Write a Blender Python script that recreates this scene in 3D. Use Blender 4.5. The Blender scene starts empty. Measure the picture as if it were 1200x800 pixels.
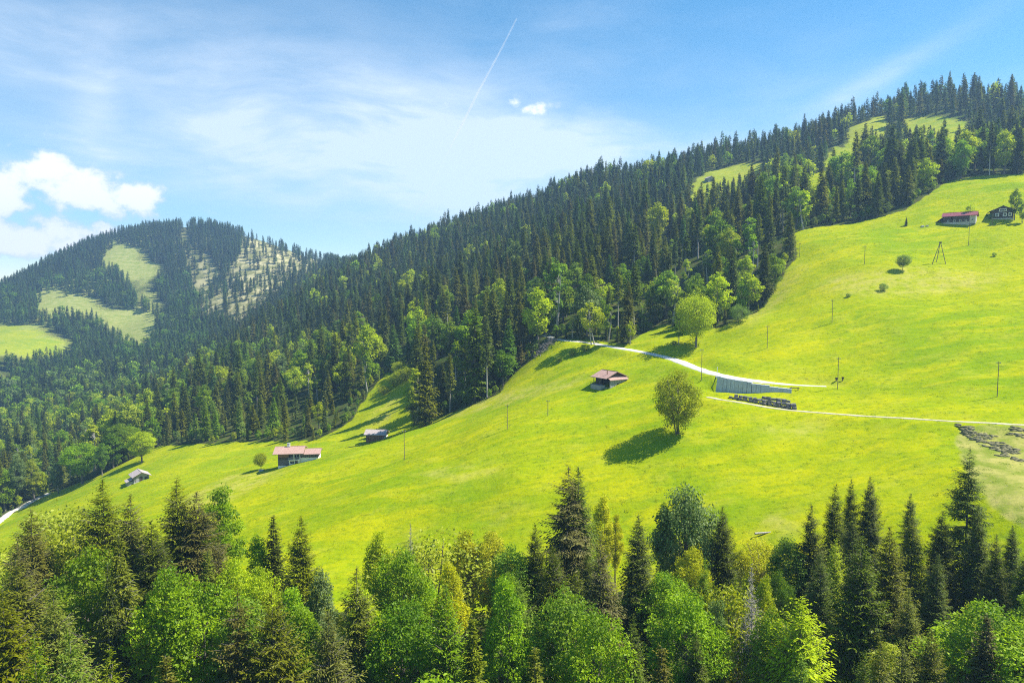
import bpy, bmesh, math, random
import numpy as np
from mathutils import Vector, Matrix

SC = bpy.context.scene
COL = SC.collection
R = math.radians
rng = np.random.default_rng(7)
random.seed(7)

# ------------------------------------------------------------------ camera, sun, sky, exposure
FPX, PITCH = 800.0, R(4.0)          # focal length in pixels of a 1200 x 800 frame, tilt below the horizon
cam = bpy.data.cameras.new('camera'); cam.lens = 24.0; cam.sensor_width = 36.0
cam.clip_start = 0.5; cam.clip_end = 60000
camo = bpy.data.objects.new('camera', cam); COL.objects.link(camo)
camo.location = (0, 0, 0); camo.rotation_euler = (R(90) - PITCH, 0, 0)
SC.camera = camo

SUN_EL, SUN_AZ = R(53), R(83)        # azimuth clockwise from +Y (the view direction)
sun = bpy.data.lights.new('sun', 'SUN'); sun.energy = 4.7; sun.angle = R(0.53); sun.color = (1.0, 0.94, 0.84)
suno = bpy.data.objects.new('sun', sun); COL.objects.link(suno)
SD = Vector((math.sin(SUN_AZ) * math.cos(SUN_EL), math.cos(SUN_AZ) * math.cos(SUN_EL), math.sin(SUN_EL)))
suno.rotation_euler = SD.to_track_quat('Z', 'Y').to_euler(); suno.location = SD * 500

SC.view_settings.view_transform = 'Standard'; SC.view_settings.look = 'None'
SC.view_settings.exposure = 1.12; SC.view_settings.gamma = 1.0; SC.view_settings.use_curve_mapping = False
SC.render.engine = 'CYCLES'
cy = SC.cycles
cy.max_bounces = 6; cy.diffuse_bounces = 3; cy.glossy_bounces = 1; cy.transmission_bounces = 3
cy.transparent_max_bounces = 8; cy.volume_bounces = 0; cy.use_denoising = False
cy.sample_clamp_indirect = 6.0; cy.filter_width = 1.1; cy.use_adaptive_sampling = True; cy.adaptive_threshold = 0.003; cy.adaptive_min_samples = 64
try: cy.denoiser = 'OPENIMAGEDENOISE'; cy.denoising_input_passes = 'RGB_ALBEDO_NORMAL'; cy.denoising_prefilter = 'ACCURATE'
except Exception: pass
SC.render.use_persistent_data = False


class NT:
    """small helper to write node trees as expressions"""
    def __init__(s, tree): s.t = tree; s.n = tree.nodes; s.l = tree.links
    def put(s, sock, v):
        if isinstance(v, bpy.types.NodeSocket): s.l.new(v, sock)
        elif v is not None:
            if hasattr(sock.default_value, '__len__') and not hasattr(v, '__len__'): v = [v] * len(sock.default_value)
            if hasattr(v, '__len__') and len(sock.default_value) == 4 and len(v) == 3: v = (*v, 1)
            sock.default_value = v
    def node(s, typ, ins=None, out=0, **kw):
        n = s.n.new(typ)
        for k, v in kw.items(): setattr(n, k, v)
        for k, v in (ins or {}).items(): s.put(n.inputs[k], v)
        return n.outputs[out]
    def m(s, op, a, b=None, c=None, clamp=False):
        n = s.n.new('ShaderNodeMath'); n.operation = op; n.use_clamp = clamp
        for i, v in enumerate((a, b, c)):
            if v is not None: s.put(n.inputs[i], v)
        return n.outputs[0]
    def noise(s, vec, scale, detail=3.0, rough=0.55, out=0, dist=0.0):
        return s.node('ShaderNodeTexNoise', {'Vector': vec, 'Scale': scale, 'Detail': detail, 'Roughness': rough, 'Distortion': dist}, out)
    def ramp(s, f, a, b, lo=0.0, hi=1.0):
        return s.node('ShaderNodeMapRange', {0: f, 1: a, 2: b, 3: lo, 4: hi}, interpolation_type='SMOOTHSTEP')
    def mix(s, f, a, b, mode='MIX'):
        n = s.n.new('ShaderNodeMix'); n.data_type = 'RGBA'; n.blend_type = mode
        s.put(n.inputs[0], f); s.put(n.inputs[6], a); s.put(n.inputs[7], b)
        return n.outputs[2]
    def attr(s, name, out=2): return s.node('ShaderNodeAttribute', None, out, attribute_name=name)
    def vmul(s, v, sc, loc=(0, 0, 0), rot=(0, 0, 0)):
        return s.node('ShaderNodeMapping', {'Vector': v, 'Scale': sc, 'Location': loc, 'Rotation': rot})


# sky: Nishita daylight with procedural cloud cover by direction (azimuth / elevation of the sky)
world = bpy.data.worlds.new('World'); SC.world = world; world.use_nodes = True
wt = NT(world.node_tree); wt.n.clear()
sky = wt.n.new('ShaderNodeTexSky'); sky.sky_type = 'NISHITA'; sky.sun_disc = False
sky.sun_elevation = SUN_EL; sky.sun_rotation = SUN_AZ; sky.altitude = 1500; sky.air_density = 1.0; sky.dust_density = 0.2; sky.ozone_density = 1.1
D = wt.node('ShaderNodeTexCoord', None, 0)
sep = wt.n.new('ShaderNodeSeparateXYZ'); wt.l.new(D, sep.inputs[0])
AZ = wt.m('ARCTAN2', sep.outputs[0], sep.outputs[1]); EL = wt.m('ARCSINE', sep.outputs[2])
AE = wt.node('ShaderNodeCombineXYZ', {0: AZ, 1: EL, 2: 0.0})

def pix_ae(px, py):
    u = (px - 600) / FPX; v = (400 - py) / FPX
    d = Vector((u, math.cos(PITCH) + v * math.sin(PITCH), -math.sin(PITCH) + v * math.cos(PITCH))).normalized()
    return math.atan2(d.x, d.y), math.asin(d.z)

def blob(a, e, ra, re, tilt=0.0):
    """soft elliptical weight round one direction of the sky"""
    c, s_ = math.cos(tilt), math.sin(tilt)
    x = wt.m('SUBTRACT', AZ, a); y = wt.m('SUBTRACT', EL, e)
    xr = wt.m('ADD', wt.m('MULTIPLY', x, c / ra), wt.m('MULTIPLY', y, s_ / ra))
    yr = wt.m('ADD', wt.m('MULTIPLY', x, -s_ / re), wt.m('MULTIPLY', y, c / re))
    d = wt.m('ADD', wt.m('MULTIPLY', xr, xr), wt.m('MULTIPLY', yr, yr))
    return wt.m('DIVIDE', 1.0, wt.m('ADD', 1.0, wt.m('MULTIPLY', d, wt.m('ADD', 1.0, d))))

def pblob(px, py, rx, ry, tilt=0.0):
    a, e = pix_ae(px, py)
    return blob(a, e, rx / FPX, ry / FPX, tilt)

# thin high cirrus, everywhere, drawn out along the wind
warp = wt.noise(AE, 2.2, 3.0, 0.5, 1)
AEw = wt.node('ShaderNodeVectorMath', {0: AE, 1: wt.node('ShaderNodeVectorMath', {0: warp, 3: 0.14}, operation='SCALE')}, operation='ADD')
cir = wt.noise(wt.vmul(AEw, (2.3, 9.0, 1), (3.1, 0.7, 0), (0, 0, R(-9))), 1.0, 8.0, 0.60)
cir2 = wt.noise(wt.vmul(AEw, (2.5, 17.0, 1), (1.3, 4.7, 0), (0, 0, R(24))), 1.0, 6.0, 0.6)
band = wt.m('ADD', wt.m('MULTIPLY', pblob(330, 165, 620, 80, R(-6)), 0.62), wt.m('MULTIPLY', pblob(600, 190, 380, 66, R(-5)), 0.38))
band = wt.m('ADD', band, wt.m('MULTIPLY', pblob(1040, 85, 120, 12, R(24)), 0.22))
band = wt.m('ADD', band, wt.m('MULTIPLY', pblob(110, 125, 24, 42, R(0)), 0.45))
band = wt.m('ADD', band, wt.m('MULTIPLY', pblob(690, 20, 80, 22, R(10)), 0.12))
veil = wt.m('ADD', wt.ramp(cir, 0.40, 0.78, 0.0, 0.55), wt.ramp(cir2, 0.52, 0.80, 0.0, 0.25))
veil = wt.m('ADD', wt.m('MULTIPLY', veil, wt.m('ADD', 0.14, wt.m('MULTIPLY', band, 1.7))), wt.m('MULTIPLY', band, wt.ramp(cir, 0.25, 0.7, 0.45, 1.35)))
veil = wt.m('MULTIPLY', veil, 0.85)
veil = wt.m('MINIMUM', veil, 0.70)
# cumulus low in the west, and a few small puffs
puff = wt.noise(wt.vmul(AE, (1.0, 1.25, 1)), 26.0, 7.0, 0.58)
puff2 = wt.noise(AE, 9.0, 3.0, 0.5)
cum = pblob(95, 222, 76, 31, R(-10))
for args in ((60, 200, 36, 24, 0), (150, 230, 38, 20, 0), (-5, 222, 40, 28, 0), (30, 280, 85, 27, R(10)), (-60, 250, 60, 60, 0), (-150, 230, 90, 40, 0)):
    cum = wt.m('MAXIMUM', cum, pblob(*args))
for args in ((597, 121, 28, 12, 0), (632, 128, 34, 11, 0), (524, 127, 9, 8, 0)):
    cum = wt.m('MAXIMUM', cum, wt.m('MULTIPLY', pblob(*args), 0.66))
cumd = wt.m('ADD', cum, wt.m('MULTIPLY', wt.m('SUBTRACT', puff, 0.5), 1.7))
cumd = wt.m('ADD', cumd, wt.m('MULTIPLY', wt.m('SUBTRACT', puff2, 0.5), 0.35))
cumm = wt.ramp(cumd, 0.38, 0.74)
cloudcol = wt.mix(wt.ramp(cumd, 0.42, 0.88), (0.50, 0.60, 0.75), (0.86, 0.87, 0.88))
bg1 = wt.n.new('ShaderNodeBackground'); bg1.inputs[1].default_value = 0.066
wt.l.new(wt.node('ShaderNodeHueSaturation', {'Color': sky.outputs[0], 'Hue': 0.487, 'Saturation': 1.34, 'Value': 1.32}), bg1.inputs[0])
bg2 = wt.n.new('ShaderNodeBackground'); wt.put(bg2.inputs[0], (0.50, 0.54, 0.59)); bg2.inputs[1].default_value = 1.0
bg3 = wt.n.new('ShaderNodeBackground'); wt.put(bg3.inputs[0], cloudcol); bg3.inputs[1].default_value = 0.72
ms1 = wt.node('ShaderNodeMixShader', {0: veil, 1: bg1.outputs[0], 2: bg2.outputs[0]})
ms2 = wt.node('ShaderNodeMixShader', {0: cumm, 1: ms1, 2: bg3.outputs[0]})
wo = wt.n.new('ShaderNodeOutputWorld'); wt.l.new(ms2, wo.inputs[0])


# ------------------------------------------------------------------ materials
def mat(name, base=(0.5, 0.5, 0.5), rough=0.8, build=None):
    m = bpy.data.materials.new(name); m.use_nodes = True
    t = NT(m.node_tree)
    bs = m.node_tree.nodes['Principled BSDF']
    bs.inputs['Roughness'].default_value = rough
    bs.inputs['Specular IOR Level'].default_value = 0.25
    t.put(bs.inputs['Base Color'], base)
    if build: build(t, bs)
    return m

def leaf_mat(name, dark, bright, trans=0.35, var=0.5, tcol=None):
    """foliage: each leaf spray and each tree a little different, light passing through the leaves"""
    m = bpy.data.materials.new(name); m.use_nodes = True
    t = NT(m.node_tree); t.n.clear()
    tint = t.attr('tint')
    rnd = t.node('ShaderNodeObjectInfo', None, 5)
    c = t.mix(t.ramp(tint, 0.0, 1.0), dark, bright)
    hs = t.n.new('ShaderNodeHueSaturation')
    t.put(hs.inputs['Color'], c)
    t.put(hs.inputs['Hue'], t.ramp(rnd, 0, 1, 0.498, 0.5 + 0.035 * var))
    t.put(hs.inputs['Value'], t.m('MULTIPLY_ADD', rnd, var, 1.0 - var * 0.5))
    t.put(hs.inputs['Saturation'], t.m('MULTIPLY_ADD', t.m('FRACT', t.m('MULTIPLY', rnd, 7.31)), 0.25, 0.95))
    d = t.node('ShaderNodeBsdfDiffuse', {0: hs.outputs[0]})
    tc = t.mix(1.0, hs.outputs[0], tcol or (1.15, 1.15, 0.55), 'MULTIPLY')
    tr = t.node('ShaderNodeBsdfTranslucent', {0: tc})
    g = t.node('ShaderNodeBsdfGlossy', {0: (1, 1, 1), 1: 0.55})
    s = t.node('ShaderNodeMixShader', {0: trans, 1: d, 2: tr})
    s = t.node('ShaderNodeMixShader', {0: 0.012, 1: s, 2: g})
    o = t.n.new('ShaderNodeOutputMaterial'); t.l.new(s, o.inputs[0])
    return m

def wood_like(c1, c2, scale=(1, 1, 1), freq=6.0):
    def b(t, bs):
        g = t.node('ShaderNodeTexCoord', None, 3)
        n = t.noise(t.vmul(g, scale), freq, 4.0, 0.6)
        t.put(bs.inputs['Base Color'], t.mix(t.ramp(n, 0.3, 0.7), c1, c2))
        bp = t.node('ShaderNodeBump', {'Height': n, 'Strength': 0.5, 'Distance': 0.03})
        t.l.new(bp, bs.inputs['Normal'])
    return b

M = {}
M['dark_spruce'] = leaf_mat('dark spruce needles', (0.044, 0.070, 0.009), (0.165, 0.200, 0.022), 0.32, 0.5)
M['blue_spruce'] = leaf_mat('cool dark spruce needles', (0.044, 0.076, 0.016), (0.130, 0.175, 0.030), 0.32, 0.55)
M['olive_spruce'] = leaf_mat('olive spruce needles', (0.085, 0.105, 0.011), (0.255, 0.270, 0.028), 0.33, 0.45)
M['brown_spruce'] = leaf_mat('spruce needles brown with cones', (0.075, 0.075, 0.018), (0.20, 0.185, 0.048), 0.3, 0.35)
M['larch'] = leaf_mat('young larch needles', (0.110, 0.190, 0.012), (0.28, 0.40, 0.030), 0.40, 0.35)
M['far_larch'] = leaf_mat('light green mountain conifer needles', (0.070, 0.130, 0.022), (0.15, 0.24, 0.040), 0.34, 0.45)
M['bright_leaf'] = leaf_mat('fresh beech leaves', (0.140, 0.240, 0.003), (0.350, 0.480, 0.006), 0.46, 0.35)
M['yellow_leaf'] = leaf_mat('young yellow green leaves', (0.280, 0.350, 0.005), (0.56, 0.63, 0.012), 0.48, 0.3)
M['gold_leaf'] = leaf_mat('golden flowering leaves', (0.380, 0.400, 0.005), (0.68, 0.67, 0.012), 0.42, 0.2)
M['dark_leaf'] = leaf_mat('full green leaves', (0.080, 0.160, 0.007), (0.230, 0.350, 0.014), 0.45, 0.35)
M['grey_leaf'] = leaf_mat('grey green willow leaves', (0.110, 0.175, 0.040), (0.28, 0.37, 0.120), 0.40, 0.25)
M['pale_leaf'] = leaf_mat('pale sparse leaves', (0.22, 0.27, 0.018), (0.48, 0.52, 0.065), 0.40, 0.25)
M['bark'] = mat('spruce bark', rough=0.9, build=wood_like((0.10, 0.085, 0.07), (0.24, 0.21, 0.18), (3, 3, .6), 2.0))
M['pale_bark'] = mat('pale grey bark', rough=0.9, build=wood_like((0.25, 0.23, 0.20), (0.48, 0.45, 0.41), (3, 3, .6), 2.0))
M['dead_wood'] = mat('dry dead twigs', rough=0.9, build=wood_like((0.20, 0.175, 0.15), (0.40, 0.37, 0.33), (1, 1, 1), 3.0))


# ------------------------------------------------------------------ helpers
def mesh_np(name, V, F, mats, tint=None, mi=None, smooth=False):
    """V (n,3); F list of arrays (k,3) or (k,4)"""
    me = bpy.data.meshes.new(name)
    V = np.asarray(V, np.float32)
    Fs = [np.asarray(f, np.int32) for f in (F if isinstance(F, (list, tuple)) else [F]) if len(f)]
    nl = sum(f.size for f in Fs); nf = sum(len(f) for f in Fs)
    me.vertices.add(len(V)); me.vertices.foreach_set('co', V.ravel())
    me.loops.add(nl); me.polygons.add(nf)
    me.loops.foreach_set('vertex_index', np.concatenate([f.ravel() for f in Fs]))
    tot = np.concatenate([np.full(len(f), f.shape[1], np.int32) for f in Fs])
    me.polygons.foreach_set('loop_start', np.concatenate([[0], np.cumsum(tot)[:-1]]).astype(np.int32))
    for m_ in (mats if isinstance(mats, (list, tuple)) else [mats]): me.materials.append(m_)
    if mi is not None: me.polygons.foreach_set('material_index', np.asarray(mi, np.int32))
    if smooth: me.polygons.foreach_set('use_smooth', np.ones(nf, bool))
    if tint is not None:
        a = me.attributes.new('tint', 'FLOAT', 'POINT'); a.data.foreach_set('value', np.asarray(tint, np.float32))
    me.update(calc_edges=True)
    return me

def link(name, data, parent=None, loc=None):
    o = bpy.data.objects.new(name, data); COL.objects.link(o)
    if parent: o.parent = parent
    if loc is not None: o.location = loc
    return o

def tag(o, label=None, cat=None, group=None, kind=None):
    if label: o['label'] = label
    if cat: o['category'] = cat
    if group: o['group'] = group
    if kind: o['kind'] = kind
    return o

def thing(name, label, cat, loc=(0, 0, 0), rz=0.0, group=None):
    o = bpy.data.objects.new(name, None); COL.objects.link(o); o.empty_display_size = 0.5
    o.location = loc; o.rotation_euler = (0, 0, rz)
    return tag(o, label, cat, group)


# ------------------------------------------------------------------ terrain
def ray(px, py):
    u = (np.asarray(px, float) - 600) / FPX; v = (400 - np.asarray(py, float)) / FPX
    return u, math.cos(PITCH) + v * math.sin(PITCH), -math.sin(PITCH) + v * math.cos(PITCH)

def proj(x, y, z):
    """where a point stands in the drone's view (pixels of a 1200 x 800 frame)"""
    f = y * math.cos(PITCH) - z * math.sin(PITCH); f = np.where(f < 1, 1, f)
    up = y * math.sin(PITCH) + z * math.cos(PITCH)
    return 600 + FPX * x / f, 400 - FPX * up / f

SURVEY = [  # px, py, distance: heights measured along sight lines
 # main meadow
 (600,640,140),(420,650,148),(300,640,160),(850,630,128),(1000,620,122),(1100,600,120),(1200,590,114),(1300,600,108),
 (250,610,190),(100,600,262),(20,602,335),(-100,640,330),(600,560,165),(450,580,172),(800,560,150),(1000,540,146),(1150,530,138),
 (717,457,215),(600,500,196),(500,530,204),(347,549,225),(260,560,250),(443,519,243),(157,566,290),(793,506,170),(700,520,176),
 (823,464,190),(900,478,178),(1000,487,166),(1110,493,156),(1200,498,149),(1300,505,142),
 (650,398,285),(740,410,252),(790,421,228),(820,432,214),(860,442,203),(940,454,193),(980,450,192),(1060,446,186),(1200,440,178),
 (815,408,240),(860,375,258),(880,370,266),(1000,390,222),(1100,380,218),(1200,380,210),(1000,350,248),(1100,350,242),(1200,340,238),(1320,340,232),
 (925,320,292),(1000,300,288),(1120,300,280),(1200,300,272),(940,275,332),(1000,268,330),(1120,259,318),(1200,256,310),(1090,226,362),(1200,206,366),(1330,215,350),
 (600,440,278),(545,470,285),(500,492,290),(455,478,318),(470,440,350),(400,513,300),(290,520,325),(190,524,362),(100,572,322),(60,590,330),
 (720,392,296),(700,370,318),
 # wooded hillside
 (800,350,318),(800,300,385),(600,400,325),(600,350,400),(600,300,560),(450,420,400),(450,360,560),(300,470,430),(300,430,520),(210,490,440),
 (350,480,370),(300,385,720),(450,325,720),(700,260,560),(900,260,400),(980,240,400),(1050,205,430),(1110,195,430),(1200,180,440),
 (900,215,520),(1000,180,520),(1100,165,520),(1200,160,520),(1330,170,500),
 (1200,128,620),(1150,120,630),(1100,123,640),(1040,132,660),(1000,145,672),(950,163,690),(900,178,705),(800,202,745),(700,214,785),(600,248,835),(500,282,890),(440,304,960),(390,318,1060),(1350,125,600),
 # valley and the mountain across it
 (100,500,560),(40,545,470),(0,560,450),(-120,560,450),(0,500,610),(0,468,760),(-120,470,760),(100,440,850),(50,410,940),(0,405,940),(-120,420,940),(0,440,850),
 (150,385,1050),(70,352,1150),(150,335,1200),(210,400,930),(250,360,1050),(0,350,1340),(70,310,1390),(120,285,1420),(170,272,1440),(230,272,1400),
 (290,290,1360),(340,303,1310),(375,318,1260),(250,430,720),(310,360,1000),(200,295,1330),(160,312,1280),(-120,380,1340),
]
pts = []
for a, b, Y in SURVEY:
    u, v, w = ray(a, b); pts.append((u / v * Y, Y, w / v * Y))
# the wooded gully below the drone and the ground out of view
pts += [(0,112,-56),(0,85,-59.5),(0,55,-63),(0,20,-66),(60,95,-50),(60,60,-57),(50,25,-63),(110,90,-46),(120,50,-53),(-50,115,-61),(-60,80,-64),(-60,40,-68),
        (-110,140,-69),(-120,90,-75),(-120,40,-78),(-220,150,-96),(-230,60,-100),(-350,250,-122),(-400,100,-122),(0,-60,-66),(200,-60,-40),(-200,-60,-90),(260,80,-22),
        (0,-300,-40),(300,-300,10),(-350,-300,-95),(0,-600,0),(600,-500,60),(-700,-500,-80),(500,100,40),(500,300,95),(520,500,160),(560,750,170),(900,100,80),(900,700,140),(1500,0,60),(1500,900,90),
        (300,850,165),(150,950,130),(0,1100,90),(-150,1200,40),(-350,1650,20),(-800,1750,60),(-1000,1400,-20),(-1050,1000,-90),(-800,600,-125),(-700,300,-125),
        (-1500,600,-60),(-1600,1500,-20),(-1600,0,-60),(300,1400,60),(900,1500,60),(0,1900,0),(-900,2300,-40),(800,2300,0),(1700,2300,20),(-1900,2300,-60),(-2000,-600,-60),(2000,-600,60),(2000,1000,60),(-2000,1000,-60)]
pts = np.array(pts)
S_ = 100.0
def tps_fit(P):
    n = len(P); X = P[:, :2] / S_
    d2 = ((X[:, None] - X[None]) ** 2).sum(-1)
    K = np.where(d2 > 0, 0.5 * d2 * np.log(np.maximum(d2, 1e-12)), 0) + np.eye(n) * 2e-3
    Q = np.c_[np.ones(n), X]
    A = np.zeros((n + 3, n + 3)); A[:n, :n] = K; A[:n, n:] = Q; A[n:, :n] = Q.T
    return X, np.linalg.solve(A, np.r_[P[:, 2], 0, 0, 0])
TX, TW = tps_fit(pts)
def base_height(x, y):
    x = np.asarray(x, float); y = np.asarray(y, float); sh = x.shape
    x = x.ravel() / S_; y = y.ravel() / S_
    out = np.empty(len(x))
    for i in range(0, len(x), 20000):
        a, b = x[i:i+20000], y[i:i+20000]
        d2 = (a[:, None] - TX[:, 0]) ** 2 + (b[:, None] - TX[:, 1]) ** 2
        out[i:i+20000] = (0.5 * d2 * np.log(np.maximum(d2, 1e-12))) @ TW[:-3] + TW[-3] + TW[-2] * a + TW[-1] * b
    return np.clip(out, -150, 215).reshape(sh)

_ph = np.random.default_rng(3)
WAVES = [(_ph.uniform(0, 2*math.pi), _ph.uniform(0, 2*math.pi), wl) for wl in np.geomspace(5, 60, 26)]
def fine(x, y):
    s = 0
    for th, ph, wl in WAVES:
        s = s + np.sin((x * math.cos(th) + y * math.sin(th)) * 2 * math.pi / wl + ph) * wl * 0.0032
    return s

def axis(lo, c0, c1, hi, step, grow=1.07):
    a = list(np.arange(c0, c1 + step, step))
    s = step
    while a[-1] < hi: s *= grow; a.append(a[-1] + s)
    s = step
    while a[0] > lo: s *= grow; a.insert(0, a[0] - s)
    return np.array(a)
GX = axis(-2000, -300, 300, 2000, 2.0, 1.06); GY = axis(-600, 95, 400, 2350, 2.0, 1.045)
XX, YY = np.meshgrid(GX, GY)
ZZ = base_height(XX, YY) + fine(XX, YY)
far_ = np.clip((YY - 420) / 200, 0, 1)
ZZ += far_ * 12.0 * fine(XX * 0.14, YY * 0.14)

def height(x, y):
    x = np.asarray(x, float); y = np.asarray(y, float)
    i = np.clip(np.searchsorted(GX, x) - 1, 0, len(GX) - 2); j = np.clip(np.searchsorted(GY, y) - 1, 0, len(GY) - 2)
    fx = np.clip((x - GX[i]) / (GX[i+1] - GX[i]), 0, 1); fy = np.clip((y - GY[j]) / (GY[j+1] - GY[j]), 0, 1)
    return (ZZ[j, i] * (1-fx) + ZZ[j, i+1] * fx) * (1-fy) + (ZZ[j+1, i] * (1-fx) + ZZ[j+1, i+1] * fx) * fy

YS = np.geomspace(60, 2200, 3000)
def at(px, py):
    """the point of the ground that a sight line of the drone meets"""
    u, v, w = ray(px, py)
    x = u / v * YS; z = w / v * YS
    h = height(x, YS); k = np.nonzero(z < h)[0]
    k = k[0] if len(k) else len(YS) - 1
    return np.array([x[k], YS[k], h[k]])

def smooth_line(P, step=1.5):
    P = np.asarray(P, float); Q = np.vstack([2*P[0]-P[1], P, 2*P[-1]-P[-2]]); out = []
    for i in range(1, len(Q) - 2):
        n = max(2, int(np.linalg.norm(Q[i+1][:2] - Q[i][:2]) / step))
        for t in np.linspace(0, 1, n, endpoint=False):
            out.append(0.5 * (2*Q[i] + (Q[i+1]-Q[i-1])*t + (2*Q[i-1]-5*Q[i]+4*Q[i+1]-Q[i+2])*t*t + (3*Q[i]-Q[i-1]-3*Q[i+1]+Q[i+2])*t**3))
    out.append(Q[-2]); return np.array(out)

def world_line(pix): return smooth_line([at(*p) for p in pix])

ROADS = {
 'gravel_road': ([(640,393),(655,398),(690,402),(725,408),(755,413),(785,420),(812,430),(835,438),(860,442.5),(890,447),(930,451.5),(968,453)], 2.0),
 'dirt_track': ([(829,465),(850,469),(880,474),(915,480),(960,484),(1010,487.5),(1060,490.5),(1110,493.5),(1150,495.5),(1200,498),(1290,503)], 0.75),
 'gravel_lane': ([(-60,650),(-20,625),(8,604),(25,594),(42,585),(58,577)], 1.7),
}
ROADL = {}
for nm, (pix, hw) in ROADS.items():
    L = world_line(pix); k = np.ones(9) / 9
    zs = np.convolve(np.pad(L[:, 2], 4, mode='edge'), k, 'valid'); L[:, 2] = zs
    ROADL[nm] = L
    # bench the road into the slope
    x0, x1, y0, y1 = L[:, 0].min()-12, L[:, 0].max()+12, L[:, 1].min()-12, L[:, 1].max()+12
    jj, ii = np.nonzero((XX > x0) & (XX < x1) & (YY > y0) & (YY < y1))
    d2 = (XX[jj, ii][:, None] - L[:, 0]) ** 2 + (YY[jj, ii][:, None] - L[:, 1]) ** 2
    k = d2.argmin(1); d = np.sqrt(d2[np.arange(len(k)), k])
    w = np.clip((hw + 5.5 - d) / 4.0, 0, 1); w = w * w * (3 - 2 * w)
    ZZ[jj, ii] = ZZ[jj, ii] * (1 - w) + L[k, 2] * w

# the cut in front of the concrete retaining wall
wallL = smooth_line([at(*p) for p in ((843,446),(858,449),(880,452),(905,454.5),(930,457))], 0.5)
lw = np.concatenate([[0], np.cumsum(np.linalg.norm(np.diff(wallL[:, :2], axis=0), axis=1))])
jj, ii = np.nonzero((XX > wallL[:, 0].min() - 10) & (XX < wallL[:, 0].max() + 10) & (YY > wallL[:, 1].min() - 12) & (YY < wallL[:, 1].max() + 4))
d2 = (XX[jj, ii][:, None] - wallL[:, 0]) ** 2 + (YY[jj, ii][:, None] - wallL[:, 1]) ** 2
kk = d2.argmin(1); dd = np.sqrt(d2[np.arange(len(kk)), kk])
tn = np.gradient(wallL[:, :2], axis=0); tn /= np.linalg.norm(tn, axis=1)[:, None]
side = (XX[jj, ii] - wallL[kk, 0]) * tn[kk, 1] - (YY[jj, ii] - wallL[kk, 1]) * tn[kk, 0]      # positive downhill of the wall
fz = (wallL[kk, 2] - 3.6 * (1 - lw[kk] / lw[-1]) ** 0.9) ; w = np.clip((side + 1.6) / 1.2, 0, 1) * np.clip((9 - dd) / 6, 0, 1)
ZZ[jj, ii] = np.minimum(ZZ[jj, ii], ZZ[jj, ii] * (1 - w) + np.minimum(fz, ZZ[jj, ii]) * w)

def inpoly(px, py, poly):
    px = np.asarray(px, float); py = np.asarray(py, float); r = np.zeros(px.shape, bool)
    n = len(poly); j = n - 1
    for i in range(n):
        xi, yi = poly[i]; xj, yj = poly[j]
        c = ((yi > py) != (yj > py)) & (px < (xj - xi) * (py - yi) / ((yj - yi) or 1e-9) + xi)
        r ^= c; j = i
    return r

MEADOW = [(-200,700),(-100,640),(0,610),(20,598),(60,577),(110,560),(150,540),(185,523),(270,518),(370,516),(398,502),(412,493),(430,464),(453,436),(484,440),(482,474),(484,499),(505,492),(545,478),(585,462),(598,442),
 (625,420),(648,402),(660,398),(700,399),(735,404),(748,394),(775,380),(800,384),(840,385),(868,373),(890,364),(905,345),(922,316),(934,302),(932,272),(950,267),(1000,262),(1060,247),(1090,227),(1110,213),(1150,206),(1200,204),(1500,190),
 (1500,700),(1000,700),(600,720)]
OPEN_HILL = [[(988,160),(1000,147),(1036,135),(1043,147),(1022,155),(1000,164)],[(1052,139),(1110,137),(1140,143),(1130,155),(1100,157),(1066,152)],
 [(964,196),(976,175),(999,170),(1003,184),(992,196)],[(945,228),(951,204),(967,199),(966,216)],[(800,225),(828,202),(862,194),(892,190),(892,201),(850,212),(826,222)]]
OPEN_FAR = [[(133,286),(160,289),(190,307),(178,323),(181,340),(198,354),(190,366),(176,352),(157,337),(140,322),(126,303)],
 [(37,357),(67,340),(87,350),(140,363),(187,370),(188,384),(172,410),(150,398),(110,372),(40,368)],
 [(-60,376),(0,377),(37,380),(83,400),(80,413),(33,419),(-60,418)],[(-60,430),(0,431),(14,437),(0,449),(-60,446)]]
SPARSE_FAR = [[(213,256),(222,258),(225,290),(248,300),(262,330),(262,370),(240,380),(228,345),(222,310),(212,285)],[(262,330),(280,300),(288,268),(310,272),(345,290),(382,296),(380,318),(340,330),(300,372),(282,392),(268,380)]]

PX, PY = proj(XX, YY, ZZ)
def mask(polys, lo, hi):
    r = np.zeros(XX.shape, bool)
    for p in polys: r |= inpoly(PX, PY, p)
    return r & (YY > lo) & (YY < hi)
m_meadow = mask([MEADOW], 95, 470)
m_open = mask(OPEN_HILL, 330, 800)
for p_ in OPEN_HILL: m_open |= (inpoly(PX, PY - 14, p_) | inpoly(PX, PY - 28, p_)) & (YY > 330) & (YY < 800)
m_far = mask(OPEN_FAR, 800, 1500)
m_sparse = mask(SPARSE_FAR, 700, 1500)
grass = (m_meadow | m_open | m_far).astype(float)
grass[(YY < 95) | (np.abs(XX) > 700) | (YY > 1700)] = 0.7
def sm(a, n=1):
    for _ in range(n):
        b = np.pad(a, 1, mode='edge'); a = (b[1:-1,1:-1]*2 + b[:-2,1:-1] + b[2:,1:-1] + b[1:-1,:-2] + b[1:-1,2:]) / 6
    return a
DRY_PIX = [[(1125,497),(1200,499),(1400,505),(1400,640),(1200,620),(1160,590),(1135,560),(1118,520)]]
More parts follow.
